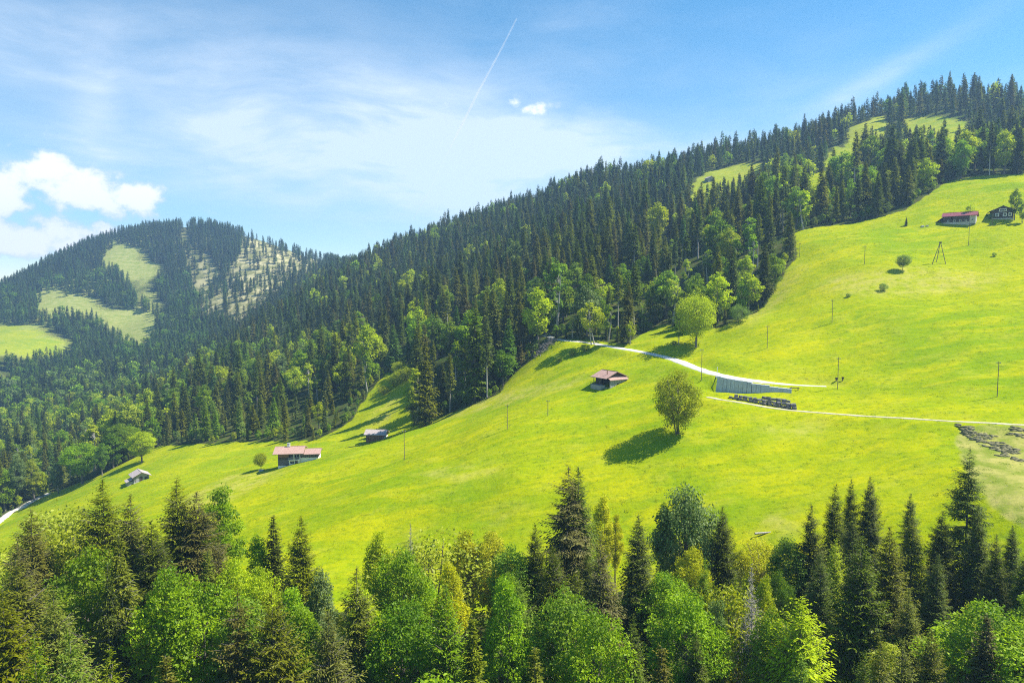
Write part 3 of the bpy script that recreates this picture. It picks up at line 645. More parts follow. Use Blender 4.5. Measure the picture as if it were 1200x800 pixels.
# ---- the wood in the foreground
S_, B_ = 'spruce_tree', 'broadleaf_tree'
FORE = [
 (120,560,112,S_,'spruce1','olive_spruce',1.15,'tall broad olive spruce highest among the trees below the small grey hut'),
 (152,578,114,S_,'loose0','olive_spruce',1.1,'loose olive spruce close beside the tallest spruce below the grey hut'),
 (207,560,113,S_,'spruce0','olive_spruce',1.1,'tall dense dark olive spruce next to a round bright green tree'),
 (230,574,112,S_,'loose2','brown_spruce',1.15,'shaggy brownish spruce between a dense spruce and a round bright green tree'),
 (257,566,121,B_,'tall0','bright_leaf',0.95,'round topped bright green tree in front of the white farmhouse meadow'),
 (177,607,96,S_,'spruce2','dark_spruce',1.0,'medium dark spruce in front of the dense olive spruce'),
 (36,595,108,S_,'spruce3','brown_spruce',0.95,'brownish pointed spruce in front of the pale gravel lane'),
 (20,628,98,S_,'loose1','brown_spruce',1.0,'dark brownish spruce at the left border below the lane'),
 (72,602,128,B_,'bushy0','pale_leaf',0.9,'olive yellow bushy tree just budding beside the lane'),
 (98,608,120,B_,'bushy0','pale_leaf',0.75,'small budding bush left of the tall broad olive spruce'),
 (320,603,108,S_,'slender0','dark_spruce',1.3,'slim dark spruce standing against the meadow below the farmhouse'),
 (353,603,102,S_,'spruce1','olive_spruce',1.0,'wide olive spruce standing against the meadow below the farmhouse'),
 (300,628,108,B_,'tall1','bright_leaf',0.75,'fresh green tree left of the slim dark spruce'),
 (272,655,98,B_,'round0','yellow_leaf',0.7,'yellow green tree below the shaggy brownish spruce'),
 (255,628,104,S_,'loose0','brown_spruce',0.9,'loose brownish spruce below the round bright green tree'),
 (243,645,97,S_,'slender0','olive_spruce',1.4,'narrow olive spruce in the gap below the round bright green tree'),
 (200,668,86,B_,'round1','bright_leaf',0.72,'large bright green tree with layered leaves in front of a dark spruce'),
 (236,682,84,B_,'round2','bright_leaf',0.85,'bright green tree with yellow tips beside the large layered tree'),
 (104,640,92,B_,'round0','bright_leaf',0.75,'bright green tree among the spruces at the lower left'),
 (138,625,88,S_,'high0','olive_spruce',1.1,'spruce with a long bare pale trunk and a high crown'),
 (126,660,86,S_,'high0','dark_spruce',0.8,'thin spruce with a bare trunk behind the pale trunked one'),
 (62,690,74,S_,'spruce0','olive_spruce',1.0,'large light olive fir in the lower left corner'),
 (18,655,82,S_,'spruce1','olive_spruce',1.15,'dense olive green spruce cut by the left border'),
 (2,690,70,S_,'spruce2','olive_spruce',1.1,'dark olive spruce leaning out of the lower left border'),
 (80,735,62,S_,'larch0','larch',0.8,'bright light green conifer at the bottom left with visible grey stem'),
 (40,745,62,S_,'larch1','larch',0.7,'small light green conifer at the bottom left corner'),
 (128,756,60,S_,'loose0','olive_spruce',0.8,'small olive spruce top at the bottom edge below the pale trunk'),
 (193,767,60,S_,'slender0','brown_spruce',1.2,'small brownish spruce top at the bottom edge'),
 (278,690,76,S_,'loose1','brown_spruce',0.95,'brown olive spruce with a visible stem and sparse branches'),
 (318,692,76,S_,'spruce3','olive_spruce',0.95,'olive spruce right of the sparse brown one'),
 (342,690,87,B_,'tall2','bright_leaf',0.85,'bright green tree behind two olive spruces'),
 (306,668,96,B_,'round1','yellow_leaf',0.65,'yellow green tree below the slim dark spruce'),
 (385,716,68,S_,'spruce2','olive_spruce',0.9,'young olive spruce near the bottom edge left of the grey stem'),
 (418,662,82,S_,'loose2','olive_spruce',0.9,'grey olive spruce with a pale stem showing through'),
 (375,668,93,B_,'tall1','grey_leaf',0.7,'pale green tree between an olive spruce and a grey olive one'),
 (443,622,107,B_,'tall2','yellow_leaf',0.85,'yellow green tree at the left end of the golden trees'),
 (468,640,99,B_,'round2','bright_leaf',0.75,'fresh green tree in front of the yellow green one'),
 (481,612,106,S_,'dead0','dead_wood',0.7,'thin bare grey spruce top rising out of leafy trees'),
 (512,630,109,B_,'bushy0','yellow_leaf',1.0,'yellow budding tree behind the light green conifer'),
 (545,618,112,B_,'tall0','gold_leaf',0.95,'tallest golden tree at the foot of the open meadow'),
 (577,624,111,B_,'round1','gold_leaf',0.8,'golden tree right of the tallest golden one'),
 (525,660,95,B_,'tall1','gold_leaf',0.8,'olive gold tree in front of the golden group'),
 (598,638,103,B_,'round0','bright_leaf',0.85,'bright green tree between the golden group and a dark spruce'),
 (523,684,76,S_,'larch0','larch',1.0,'pointed light green conifer below the golden trees'),
 (590,678,81,B_,'tall1','bright_leaf',0.8,'tall bright green layered tree in the middle of the wood'),
 (470,700,80,B_,'round2','dark_leaf',0.8,'full green tree left of the pointed light green conifer'),
 (553,722,72,S_,'slender0','olive_spruce',1.3,'thin olive spruce between two light green trees'),
 (627,612,102,S_,'spruce0','dark_spruce',0.85,'dark spruce left of the biggest twin topped spruce'),
 (648,638,92,S_,'spruce3','dark_spruce',0.95,'dark green spruce in front of the biggest twin topped spruce'),
 (666,545,107,S_,'loose1','brown_spruce',1.25,'biggest spruce with brown cones and a pale stem'),
 (678,546,108,S_,'spruce1','dark_spruce',1.05,'second top of the biggest spruce close behind it'),
 (707,580,119,B_,'tall2','gold_leaf',0.8,'golden tree showing behind the biggest spruce'),
 (722,600,120,B_,'tall0','gold_leaf',0.65,'small golden tree between the biggest spruce and a dark pointed one'),
 (704,630,88,S_,'loose0','brown_spruce',0.95,'brown coned spruce with drooping twigs in front of the biggest one'),
 (748,602,97,S_,'spruce2','dark_spruce',0.95,'dark pointed spruce standing alone against the meadow'),
 (742,722,76,S_,'spruce0','dark_spruce',0.8,'lower dark spruce in front of the dark pointed one'),
 (663,690,82,B_,'round0','bright_leaf',0.8,'bright green tree below the biggest spruce'),
 (700,722,76,B_,'round1','bright_leaf',0.8,'bright green tree at the foot of the brown coned spruce'),
 (626,757,62,S_,'slender0','olive_spruce',1.2,'small olive spruce top at the bottom edge in the middle'),
 (775,756,62,S_,'slender0','brown_spruce',1.3,'small brown spruce top at the bottom edge below the light tree'),
 (805,566,112,B_,'weep0','grey_leaf',1.05,'big grey green willow like tree with a rounded drooping crown'),
 (778,590,114,B_,'tall1','dark_leaf',0.7,'dark green tree joined to the left side of the willow like tree'),
 (847,592,107,S_,'spruce3','dark_spruce',0.85,'dark olive spruce right of the willow like tree'),
 (868,640,114,B_,'round2','gold_leaf',0.85,'golden tree right of the dark olive spruce'),
 (893,634,114,B_,'bushy0','gold_leaf',1.0,'low golden tree beside the pale patch of meadow'),
 (812,640,104,B_,'round0','gold_leaf',0.7,'small golden tree below the willow like tree'),
 (826,655,93,B_,'larch1','larch',0.8,'pale green feathery tree in front of the dark olive spruce'),
 (806,700,83,B_,'round1','bright_leaf',0.95,'broad light green tree at the bottom right of the middle'),
 (840,700,86,B_,'tall0','grey_leaf',0.75,'soft grey green tree left of the dead spruce'),
 (898,676,90,B_,'tall1','yellow_leaf',0.7,'yellow green tree behind the dead spruce'),
 (866,690,88,B_,'bushy0','pale_leaf',0.6,'pale twiggy tree left behind the dead spruce'),
 (912,668,94,B_,'round0','dark_leaf',0.6,'dark green tree right behind the dead spruce'),
 (881,662,82,S_,'dead0','dead_wood',1.1,'dead spruce with a bare silver stem and dry twigs'),
 (925,628,102,B_,'round2','dark_leaf',0.8,'dark green leafy tree left of the group of dark spruces'),
 (951,590,101,S_,'spruce0','dark_spruce',0.85,'dark spruce at the left end of the row against the meadow'),
 (980,566,105,S_,'spruce1','dark_spruce',0.85,'dense dark spruce second in the row against the meadow'),
 (998,560,110,S_,'spruce2','dark_spruce',0.65,'narrow dark spruce top between two others in the row'),
 (1020,557,109,S_,'spruce3','dark_spruce',0.75,'slim pointed spruce tallest of the row against the meadow'),
 (1000,598,97,S_,'spruce1','dark_spruce',0.8,'dark spruce in front of the slim pointed one'),
 (980,630,93,B_,'larch0','yellow_leaf',0.85,'bright yellow green young tree among the dark spruces'),
 (1010,628,84,S_,'spruce0','dark_spruce',1.1,'very dark broad spruce in the middle of the dark group'),
 (1043,615,87,S_,'spruce2','olive_spruce',0.95,'olive dark spruce right of the very dark broad one'),
 (1068,577,109,S_,'loose2','dark_spruce',0.85,'dark spruce with a thin open top behind the olive dark one'),
 (1070,603,99,S_,'loose0','olive_spruce',1.0,'grey olive spruce with a pale stem low down'),
 (1105,597,99,S_,'spruce3','dark_spruce',0.9,'dark spruce left of the tallest spruce by the rough pasture'),
 (1137,524,101,S_,'loose0','dark_spruce',1.0,'tallest open spruce standing before the rough pasture'),
 (1147,590,96,S_,'spruce1','dark_spruce',0.85,'dark spruce in front of the tallest one by the rough pasture'),
 (1168,625,92,S_,'spruce0','dark_spruce',0.8,'dark spruce between the tallest one and the right border'),
 (1187,614,96,S_,'spruce2','dark_spruce',0.85,'dark spruce next to the right border'),
 (1205,640,90,S_,'spruce3','dark_spruce',0.9,'dark spruce cut by the right border'),
 (940,698,77,B_,'larch1','yellow_leaf',1.35,'big yellow green tree with feathery upright shoots at the bottom'),
 (905,715,80,B_,'round0','bright_leaf',0.7,'light green tree right of the dead spruce'),
 (1032,743,62,S_,'spruce1','olive_spruce',0.75,'small grey green spruce at the bottom edge'),
 (1136,705,81,B_,'larch0','yellow_leaf',1.1,'yellow green feathery tree below the tallest open spruce'),
 (1190,722,78,B_,'round2','bright_leaf',0.8,'bright green tree in the lower right corner'),
 (1157,720,71,S_,'slender0','brown_spruce',1.4,'thin brown olive spruce before the yellow green feathery tree'),
 (962,648,90,S_,'spruce3','dark_spruce',0.8,'dark spruce left of the bright yellow green young tree'),
 (1092,735,72,S_,'spruce2','olive_spruce',0.85,'olive spruce low down right of the very dark broad one'),
 (1065,690,82,S_,'spruce0','olive_spruce',0.9,'mid green spruce in front of the pale stemmed one'),
 (1100,650,90,S_,'spruce1','dark_spruce',0.95,'dark full spruce below the rough pasture corner'),
]
fxy = []
for px, py, Y, kind, key, cm, w, lab in FORE:
    t = plant_px(px, py, Y, kind=kind, key=key, label=lab, cat='tree', mcrown=cm, w=w * (.85 if key.startswith(('round', 'tall')) else 1.12 if key.startswith(('spruce', 'loose')) else 1.0), group='trees of the wood in front')
    fxy.append((t.location.x, t.location.y, t.location.z))
# fill the wood between and below them
r2 = np.random.default_rng(21); nfill = 0
FILL = [('spruce_tree', 'spruce0', 'dark_spruce'), ('spruce_tree', 'spruce2', 'dark_spruce'), ('spruce_tree', 'loose0', 'olive_spruce'), ('broadleaf_tree', 'round1', 'bright_leaf'),
        ('broadleaf_tree', 'round0', 'dark_leaf'), ('spruce_tree', 'spruce3', 'olive_spruce'), ('broadleaf_tree', 'tall1', 'bright_leaf'), ('spruce_tree', 'larch1', 'larch'), ('broadleaf_tree', 'tall2', 'yellow_leaf')]
FLAB = {'dark_spruce': 'dark spruce half hidden in the front wood', 'olive_spruce': 'olive spruce half hidden in the front wood',
        'bright_leaf': 'bright green tree half hidden in the front wood', 'dark_leaf': 'full green tree half hidden in the front wood', 'larch': 'light green conifer half hidden in the front wood', 'yellow_leaf': 'yellow green tree half hidden in the front wood'}
GRP = {'dark_spruce': 'dark spruces filling the front wood', 'olive_spruce': 'olive spruces filling the front wood', 'bright_leaf': 'bright green trees filling the front wood', 'dark_leaf': 'full green trees filling the front wood', 'larch': 'light conifers filling the front wood', 'yellow_leaf': 'yellow green trees filling the front wood'}
TOPS = sorted((f[0], f[1]) for f in FORE)
for _ in range(900):
    Y = r2.uniform(52, 112); x = r2.uniform(-1.05, 1.05) * (0.75 * Y + 8)
    z = float(height(x, Y)); f = FILL[r2.integers(len(FILL))]
    px, pb = proj(x, Y, z)
    near = [t for (a, t) in TOPS if abs(a - px) < 34]
    lim = (max(np.median(near), min(near) + 20) if near else 690) + 35
    lim = max(lim, 680 if Y < 90 else 0) if px > 0 else lim
    u, v, w = ray(px, lim); zt = w / v * Y
    h = min(zt - z, r2.uniform(14, 25))
    if h < 7: continue
    if any((x - a) ** 2 + (Y - b) ** 2 < 3.4 ** 2 for a, b, c in fxy): continue
    where_ = ' at its left end' if px < 260 else ' at its right end' if px > 940 else ' in its middle' if 480 < px < 720 else ' left of its middle' if px <= 480 else ' right of its middle'
    plant(f[0], f[1], x, Y, h, ('low ' if h < 17 else '') + FLAB[f[2]] + where_, 'tree', GRP[f[2]] + where_, mcrown=f[2], w=r2.uniform(0.8, 1.05))
    fxy.append((x, Y, z)); nfill += 1
    if nfill > 62: break

# ---- trees and bushes standing on the open meadow
def meadow_tree(px, pyb, h_px, key, cm, kind, label, cat='tree', w=1.0, mtrunk=None, group=None):
    p = at(px, pyb)
    return plant(kind, key, p[0], p[1], h_px / FPX * p[1], label, cat, group, mcrown=cm, mtrunk=mtrunk, w=w)
meadow_tree(794,508,76,'open0','pale_leaf',B_,'round tree with sparse new leaves alone on the meadow below the track',w=1.0)
meadow_tree(816,407,61,'dome0','yellow_leaf',B_,'round crowned sunlit tree with a thick trunk beside the gravel road',w=1.12)
meadow_tree(795,404,27,'midopen0','dark_leaf',B_,'small thin tree left of the round sunlit tree by the road',w=1.0)
meadow_tree(694,404,50,'midopen0','yellow_leaf',B_,'slender yellow green twin stemmed tree beside the gravel road bend',w=1.15)
meadow_tree(738,404,28,'midopen0','pale_leaf',B_,'small pale young tree right of the road bend',w=0.9)
meadow_tree(671,396,26,'midopen0','pale_leaf',B_,'small grey green leaning tree above the road bend',w=0.9)
meadow_tree(306,550,20,'dome0','pale_leaf',B_,'little round fruit tree beside the white farmhouse',w=1.1)
meadow_tree(141,543,48,'round0','bright_leaf',B_,'large bright green tree at the meadow edge behind the grey hut',w=1.5)
meadow_tree(166,542,37,'round1','yellow_leaf',B_,'lighter green tree right beside the small grey hut',w=1.4)
meadow_tree(96,567,50,'round2','bright_leaf',B_,'round bright green tree at the lower meadow edge',w=1.35)
meadow_tree(68,578,38,'tall0','grey_leaf',B_,'soft grey green tree left of the lower meadow edge',w=1.0)
meadow_tree(40,586,50,'tall1','yellow_leaf',B_,'yellow green tree above the pale gravel lane',w=1.0)
meadow_tree(22,592,62,'tall2','grey_leaf',B_,'greyish bare twigged tree at the far left above the lane',w=0.9)
meadow_tree(4,596,50,'round0','bright_leaf',B_,'bright green tree cut by the left border above the lane',w=0.9)
meadow_tree(120,557,40,'tall0','dark_leaf',B_,'dark green tree in the shade between two bright ones',w=0.95)
meadow_tree(1058,317,18,'dome0','grey_leaf',B_,'small round grey green tree on the upper meadow',w=1.0)
meadow_tree(1035,341,9,'bushy0','grey_leaf','bush','small sparse bush on the pale patch below the round grey tree','bush',w=0.9)
meadow_tree(994,348,4,'bushy0','dark_leaf','bush','tiny dark bush on the upper meadow','bush',w=1.2)
meadow_tree(1165,301,5,'bushy0','dark_leaf','bush','tiny dark bush right of the timber pylon','bush',w=0.8)
meadow_tree(1062,265,10,'slender0','olive_spruce',B_,'small young tree left of the dark red roofed barn',w=2.0)
meadow_tree(1136,259,20,'midopen0','yellow_leaf',B_,'small leafy tree in front of the dark red roofed barn',w=1.1)
meadow_tree(1189,258,36,'midleaf1','bright_leaf',B_,'bright green tree beside the dark gabled chalet',w=0.8)
meadow_tree(1198,262,24,'midleaf0','bright_leaf',B_,'low green tree at the right border beside the chalet',w=0.9)
meadow_tree(1161,257,7,'bushy0','dark_leaf','bush','dark low bush between the barn and the chalet','bush',w=0.8)
meadow_tree(869,371,42,'midleaf0','bright_leaf',B_,'bright leafy tree at the corner of the wood above the road',w=0.9)
meadow_tree(866,377,20,'bushy0','grey_leaf','bush','grey green bush at the corner of the wood','bush',w=0.9)
meadow_tree(762,380,16,'bushy0','grey_leaf','bush','pale bush at the wood edge above the road','bush',w=0.8)
for bx, by, bh, bl in ((686,412,9,'green bush on the road bank nearest the slender tree'),(671,417,8,'green bush on the road bank below the bend'),(655,424,8,'green bush lower down the bank below the road bend'),(790,404,5,'low dark bush above the road near the round sunlit tree'),
        (715,396,12,'shaded bush above the gravel road'),(700,392,14,'dark bush above the road behind the slender tree'),(724,400,9,'low bush beside the road right of the slender tree')):
    meadow_tree(bx, by, bh, 'bushy0', 'dark_leaf' if bh > 8 else 'bright_leaf', 'bush', bl, 'bush', w=1.0)
for bx, by, bh, bl in ((462,452,14,'pale budding bush in the clearing above the brown hut'),(475,446,16,'larger pale budding bush at the top of the clearing'),(450,462,10,'low pale bush low in the clearing above the brown hut'),(468,438,14,'pale bush under the spruces at the head of the clearing')):
    meadow_tree(bx, by, bh, 'bushy0', 'pale_leaf', 'bush', bl, 'bush', w=1.2)
meadow_tree(499,498,98,'mid0','olive_spruce',S_,'big olive spruce standing out at the meadow edge above the brown hut',w=1.15)
meadow_tree(487,496,64,'midthin0','yellow_leaf',B_,'yellow green young tree leaning on the big spruce above the brown hut',w=1.1)
meadow_tree(490,486,92,'mid2','dark_spruce',S_,'dark spruce behind the big one above the brown hut',w=1.05)

# ---- the wooded hillside
hill = []
def grow(n, x0, x1, y0, y1, dmin, seed):
    r = np.random.default_rng(seed); cell = dmin; occ = {}
    X = r.uniform(x0, x1, n); Y = r.uniform(y0, y1, n); out = []
    for x, y in zip(X, Y):
        i, j = int(x // cell), int(y // cell)
        if any((x - a) ** 2 + (y - b) ** 2 < dmin * dmin for di in (-1, 0, 1) for dj in (-1, 0, 1) for a, b in occ.get((i+di, j+dj), ())): continue
        occ.setdefault((i, j), []).append((x, y)); out.append((x, y))
    return np.array(out)
def tree_field(P, hlo, hhi, seed, polys, ymeadow=True):
    r = np.random.default_rng(seed); x, y = P.T; z = height(x, y); h = r.uniform(hlo, hhi, len(x))
    ok = np.ones(len(x), bool)
    for f in (0.0, 0.28, 0.5):
        qx, qy = proj(x, y, z + h * f)
        if not ymeadow: qx = qx + 5 * np.sin(x * .021 + 2 * np.sin(y * .013)) + 3 * np.sin(y * .05); qy = qy + 4 * np.sin(x * .017 + y * .011 + 1) + 2.5 * np.sin(x * .06)
        for p in polys: ok &= ~inpoly(qx, qy, p) | ((r.random(len(x)) < .03) if not ymeadow else False)
        if ymeadow and f == 0.0:
            ok &= ~(inpoly(qx, qy, MEADOW) & (y < 470))
    bx, by = proj(x, y, z)
    ok &= (bx > -140) & (bx < 1340)
    return x[ok], y[ok], z[ok], h[ok], bx[ok], by[ok]
P = grow(60000, -480, 820, 240, 1120, 6.3, 5)
keep = P[:, 1] > 250
x, y, z, h, bx, by = tree_field(P[keep], 19, 33, 6, OPEN_HILL)
thin = (y > 480) | (np.random.default_rng(66).random(len(x)) < .80); x, y, z, h, bx, by = (a[thin] for a in (x, y, z, h, bx, by))
ok = (np.hypot(x - 0, y) > 240) & ~((x < -330) & (y > 820)); x, y, z, h, bx, by = (a[ok] for a in (x, y, z, h, bx, by))
n = len(x); r = np.random.default_rng(8)
# share of leafy trees by neighbourhood
lf = np.full(n, 0.09)
def area(poly, v):
    lf[inpoly(bx, by - 25, poly)] = v
area([(180,420),(300,385),(420,380),(480,400),(470,470),(420,490),(200,500)], 0.52)
area([(180,478),(400,440),(450,440),(405,480),(370,500),(185,505)], 0.08)
area([(520,300),(700,230),(760,300),(640,350),(520,360)], 0.07)
area([(480,360),(640,330),(660,400),(600,440),(480,430)], 0.38)
area([(700,330),(790,290),(890,270),(890,340),(760,375),(690,375)], 0.68)
area([(605,345),(690,330),(690,385),(615,400)], 0.6)
area([(900,170),(1120,150),(1200,150),(1200,200),(1100,225),(930,240)], 0.34)
area([(-150,430),(110,430),(200,470),(180,540),(0,590),(-150,590)], 0.55)
leafy = r.random(n) < lf
# groves of saplings along the lower edge: slim spruces
sap = inpoly(bx, by, [(185,505),(400,470),(450,470),(405,500),(370,517),(185,526)])
h = np.where(sap & ~leafy, r.uniform(11, 19, n), h)
h = h * (1 + .16 * np.sin(x * .045 + np.sin(y * .03) * 2) * np.sin(y * .05)) * r.uniform(.72, 1.12, n)
h = np.where(leafy, h * 0.78, h) * np.where(y > 470, .72, 1.0) * r.uniform(.8, 1.1, n)
d_edge = np.zeros(n)
edge = inpoly(bx, by + 14, MEADOW) & (y < 470)
high = ~leafy & ~sap & (y < 470) & (r.random(n) < np.where(inpoly(bx, by, [(640,360),(900,290),(930,330),(800,400),(660,405)]) | inpoly(bx, by, [(440,420),(610,430),(600,470),(520,500),(480,470)]), 0.55, 0.08))
h = np.where(high, h * 1.12, h)
ZONES = [([(-200,400),(200,400),(200,640),(-200,640)], 'on the slope beyond the grey hut'), ([(200,380),(330,380),(330,560),(200,560)], 'in the wood left behind the farmhouse'),
 ([(330,380),(440,380),(440,560),(330,560)], 'in the wood right behind the farmhouse'), ([(440,330),(540,330),(540,520),(440,520)], 'in the wood above the brown hut'), ([(540,300),(640,300),(640,480),(540,480)], 'in the wood left of the road bend'),
 ([(640,260),(740,260),(740,420),(640,420)], 'in the wood above the road bend'), ([(740,260),(830,260),(830,420),(740,420)], 'in the wood behind the roadside tree'), ([(830,250),(945,250),(945,400),(830,400)], 'at the wood corner by the upper meadow'),
 ([(900,120),(1040,120),(1040,290),(900,290)], 'in the upper wood left of the barn'), ([(1040,100),(1400,100),(1400,260),(1040,260)], 'in the upper wood above the chalet')]
zone = np.full(n, -1)
for i, (p, t) in enumerate(ZONES): zone[(zone < 0) & inpoly(bx, by, p)] = i
vis = (bx > -5) & (bx < 1205) & (by < 640)
def pick(sel, quota):
    k = np.nonzero(sel)[0]; return set(k[np.argsort(-(h[k] / y[k]))][:quota].tolist())
n_sp = sum(1 for o in bpy.data.objects if o.get('category') == 'tree' and o.name.startswith('spruce')); n_bl = sum(1 for o in bpy.data.objects if o.get('category') == 'tree' and o.name.startswith('broad'))
front = vis & (zone >= 0)
single = pick(front & ~leafy, 298 - n_sp) | pick(front & leafy, 298 - n_bl)
stuff_pts = []        # x, y, z, scale, rotation, prototype index
STUFF_KEYS = []
def stuff_index(key, cm, tm=None):
    k = (key, cm, tm)
    if k not in STUFF_KEYS: STUFF_KEYS.append(k)
    return STUFF_KEYS.index(k)
def hue(i):
    if leafy[i]:
        q = r.random(); return 'yellow_leaf' if q < 0.36 else 'bright_leaf' if q < 0.78 else 'dark_leaf' if q < 0.92 else 'grey_leaf'
    q = r.random(); ol = 0.42 if y[i] < 480 else 0.15
    if sap[i]: return 'olive_spruce' if q < 0.6 else 'larch' if q < 0.75 else 'dark_spruce'
    return 'olive_spruce' if q < ol else 'brown_spruce' if q < ol + 0.07 else 'far_larch' if q > 0.94 else 'dark_spruce' if y[i] < 480 else 'blue_spruce'
TXT = {'yellow_leaf': 'yellow green leafy tree', 'bright_leaf': 'bright green leafy tree', 'dark_leaf': 'full green leafy tree', 'grey_leaf': 'grey green leafy tree', 'olive_spruce': 'olive spruce', 'brown_spruce': 'brownish spruce', 'far_larch': 'light green conifer', 'dark_spruce': 'dark spruce', 'blue_spruce': 'dark spruce', 'larch': 'pale green young conifer'}
for i in range(n):
    cm = hue(i); lod = h[i] / y[i] * FPX
    if leafy[i]: key = f'midleaf{r.integers(3)}' if r.random() < 0.75 else f'midthin{r.integers(2)}'
    elif high[i]: key = f'midhigh{r.integers(2)}'
    else: key = f'mid{r.integers(5)}'
    if i in single:
        size = 'young ' if h[i] < 15 else 'tall ' if lod > 72 else 'small ' if lod < 46 else ''
        if inpoly(bx[i], by[i] + 12, MEADOW): size = 'front row ' + size
        st = ' with bare trunk' if high[i] else ''
        lab = f'{size}{TXT[cm]}{st} {ZONES[zone[i]][1]}'
        if len(lab.split()) > 16: lab = lab.replace(size, '')
        plant(B_ if leafy[i] else S_, key, x[i], y[i], h[i], lab, 'tree', 'trees ' + lab, mcrown=cm, w=r.uniform(0.9, 1.35) * (0.8 if sap[i] else 1), z=z[i])
    else:
        if lod < 33: key = f'farleaf{r.integers(2)}' if leafy[i] else f'far{r.integers(3)}'
        p_ = PROTO[key]; si = stuff_index(key, cm, 'pale_bark' if 'high' in key or 'thin' in key else 'bark')
        stuff_pts.append((x[i], y[i], z[i], h[i] / p_['H'], r.uniform(0, 6.28), si, leafy[i]))

# ---- the mountain across the valley
P = grow(60000, -1250, 80, 640, 1480, 5.4, 12)
ok = (P[:, 1] > 700) & ((P[:, 0] < -330) | (P[:, 1] > 1120)) | ((P[:, 1] > 820) & (P[:, 0] < -330)); P = P[ok]
x, y, z, h, bx, by = tree_field(P, 15, 25, 13, OPEN_FAR, False)
r = np.random.default_rng(14)
spr = np.zeros(len(x), bool)
for p in SPARSE_FAR: spr |= inpoly(bx, by, p)
ok = ~spr | (r.random(len(x)) < 0.20); x, y, z, h, bx, by = (a[ok] for a in (x, y, z, h, bx, by))
lar = inpoly(bx, by, [(60,330),(140,318),(175,330),(245,330),(245,430),(110,440),(-50,470),(-60,330),(35,345)])
for i in range(len(x)):
    q = r.random()
    if lar[i]: key, cm = (f'far{r.integers(3)}', 'far_larch' if q < 0.62 else 'blue_spruce') if q < 0.92 else (f'farleaf{r.integers(2)}', 'dark_leaf')
    elif by[i] > 415 and q < 0.28: key, cm = f'farleaf{r.integers(2)}', ('bright_leaf' if q < 0.10 else 'dark_leaf' if q < 0.2 else 'grey_leaf')
    else: key, cm = f'far{r.integers(3)}', ('far_larch' if q > 0.93 else 'blue_spruce')
    si = stuff_index(key, cm, 'bark'); stuff_pts.append((x[i], y[i], z[i], h[i] / PROTO[key]['H'], r.uniform(0, 6.28), si, 'leaf' in key))

# bushes and saplings along the foot of the wood
P = grow(30000, -330, 260, 240, 420, 2.6, 31); x, y = P.T; z = height(x, y); bx, by = proj(x, y, z)
ok = ~inpoly(bx, by, MEADOW) & (inpoly(bx, by + 9, MEADOW) | inpoly(bx - 9, by + 3, MEADOW) | inpoly(bx + 12, by + 3, MEADOW)) & (bx > -60) & (bx < 1260) & (r.random(len(x)) < .75)
for a, b, c in zip(x[ok], y[ok], z[ok]):
    q = r.random(); key, cm = (f'midleaf{r.integers(3)}', ('dark_leaf', 'bright_leaf', 'grey_leaf', 'yellow_leaf')[int(q * 5.3) % 4]) if q < .7 else (f'mid{r.integers(5)}', 'olive_spruce' if q < .85 else 'dark_spruce')
    si = stuff_index(key, cm, 'bark'); stuff_pts.append((a, b, c, r.uniform(2.0, 6.5) / PROTO[key]['H'], r.uniform(0, 6.28), si, 'leaf' in key))

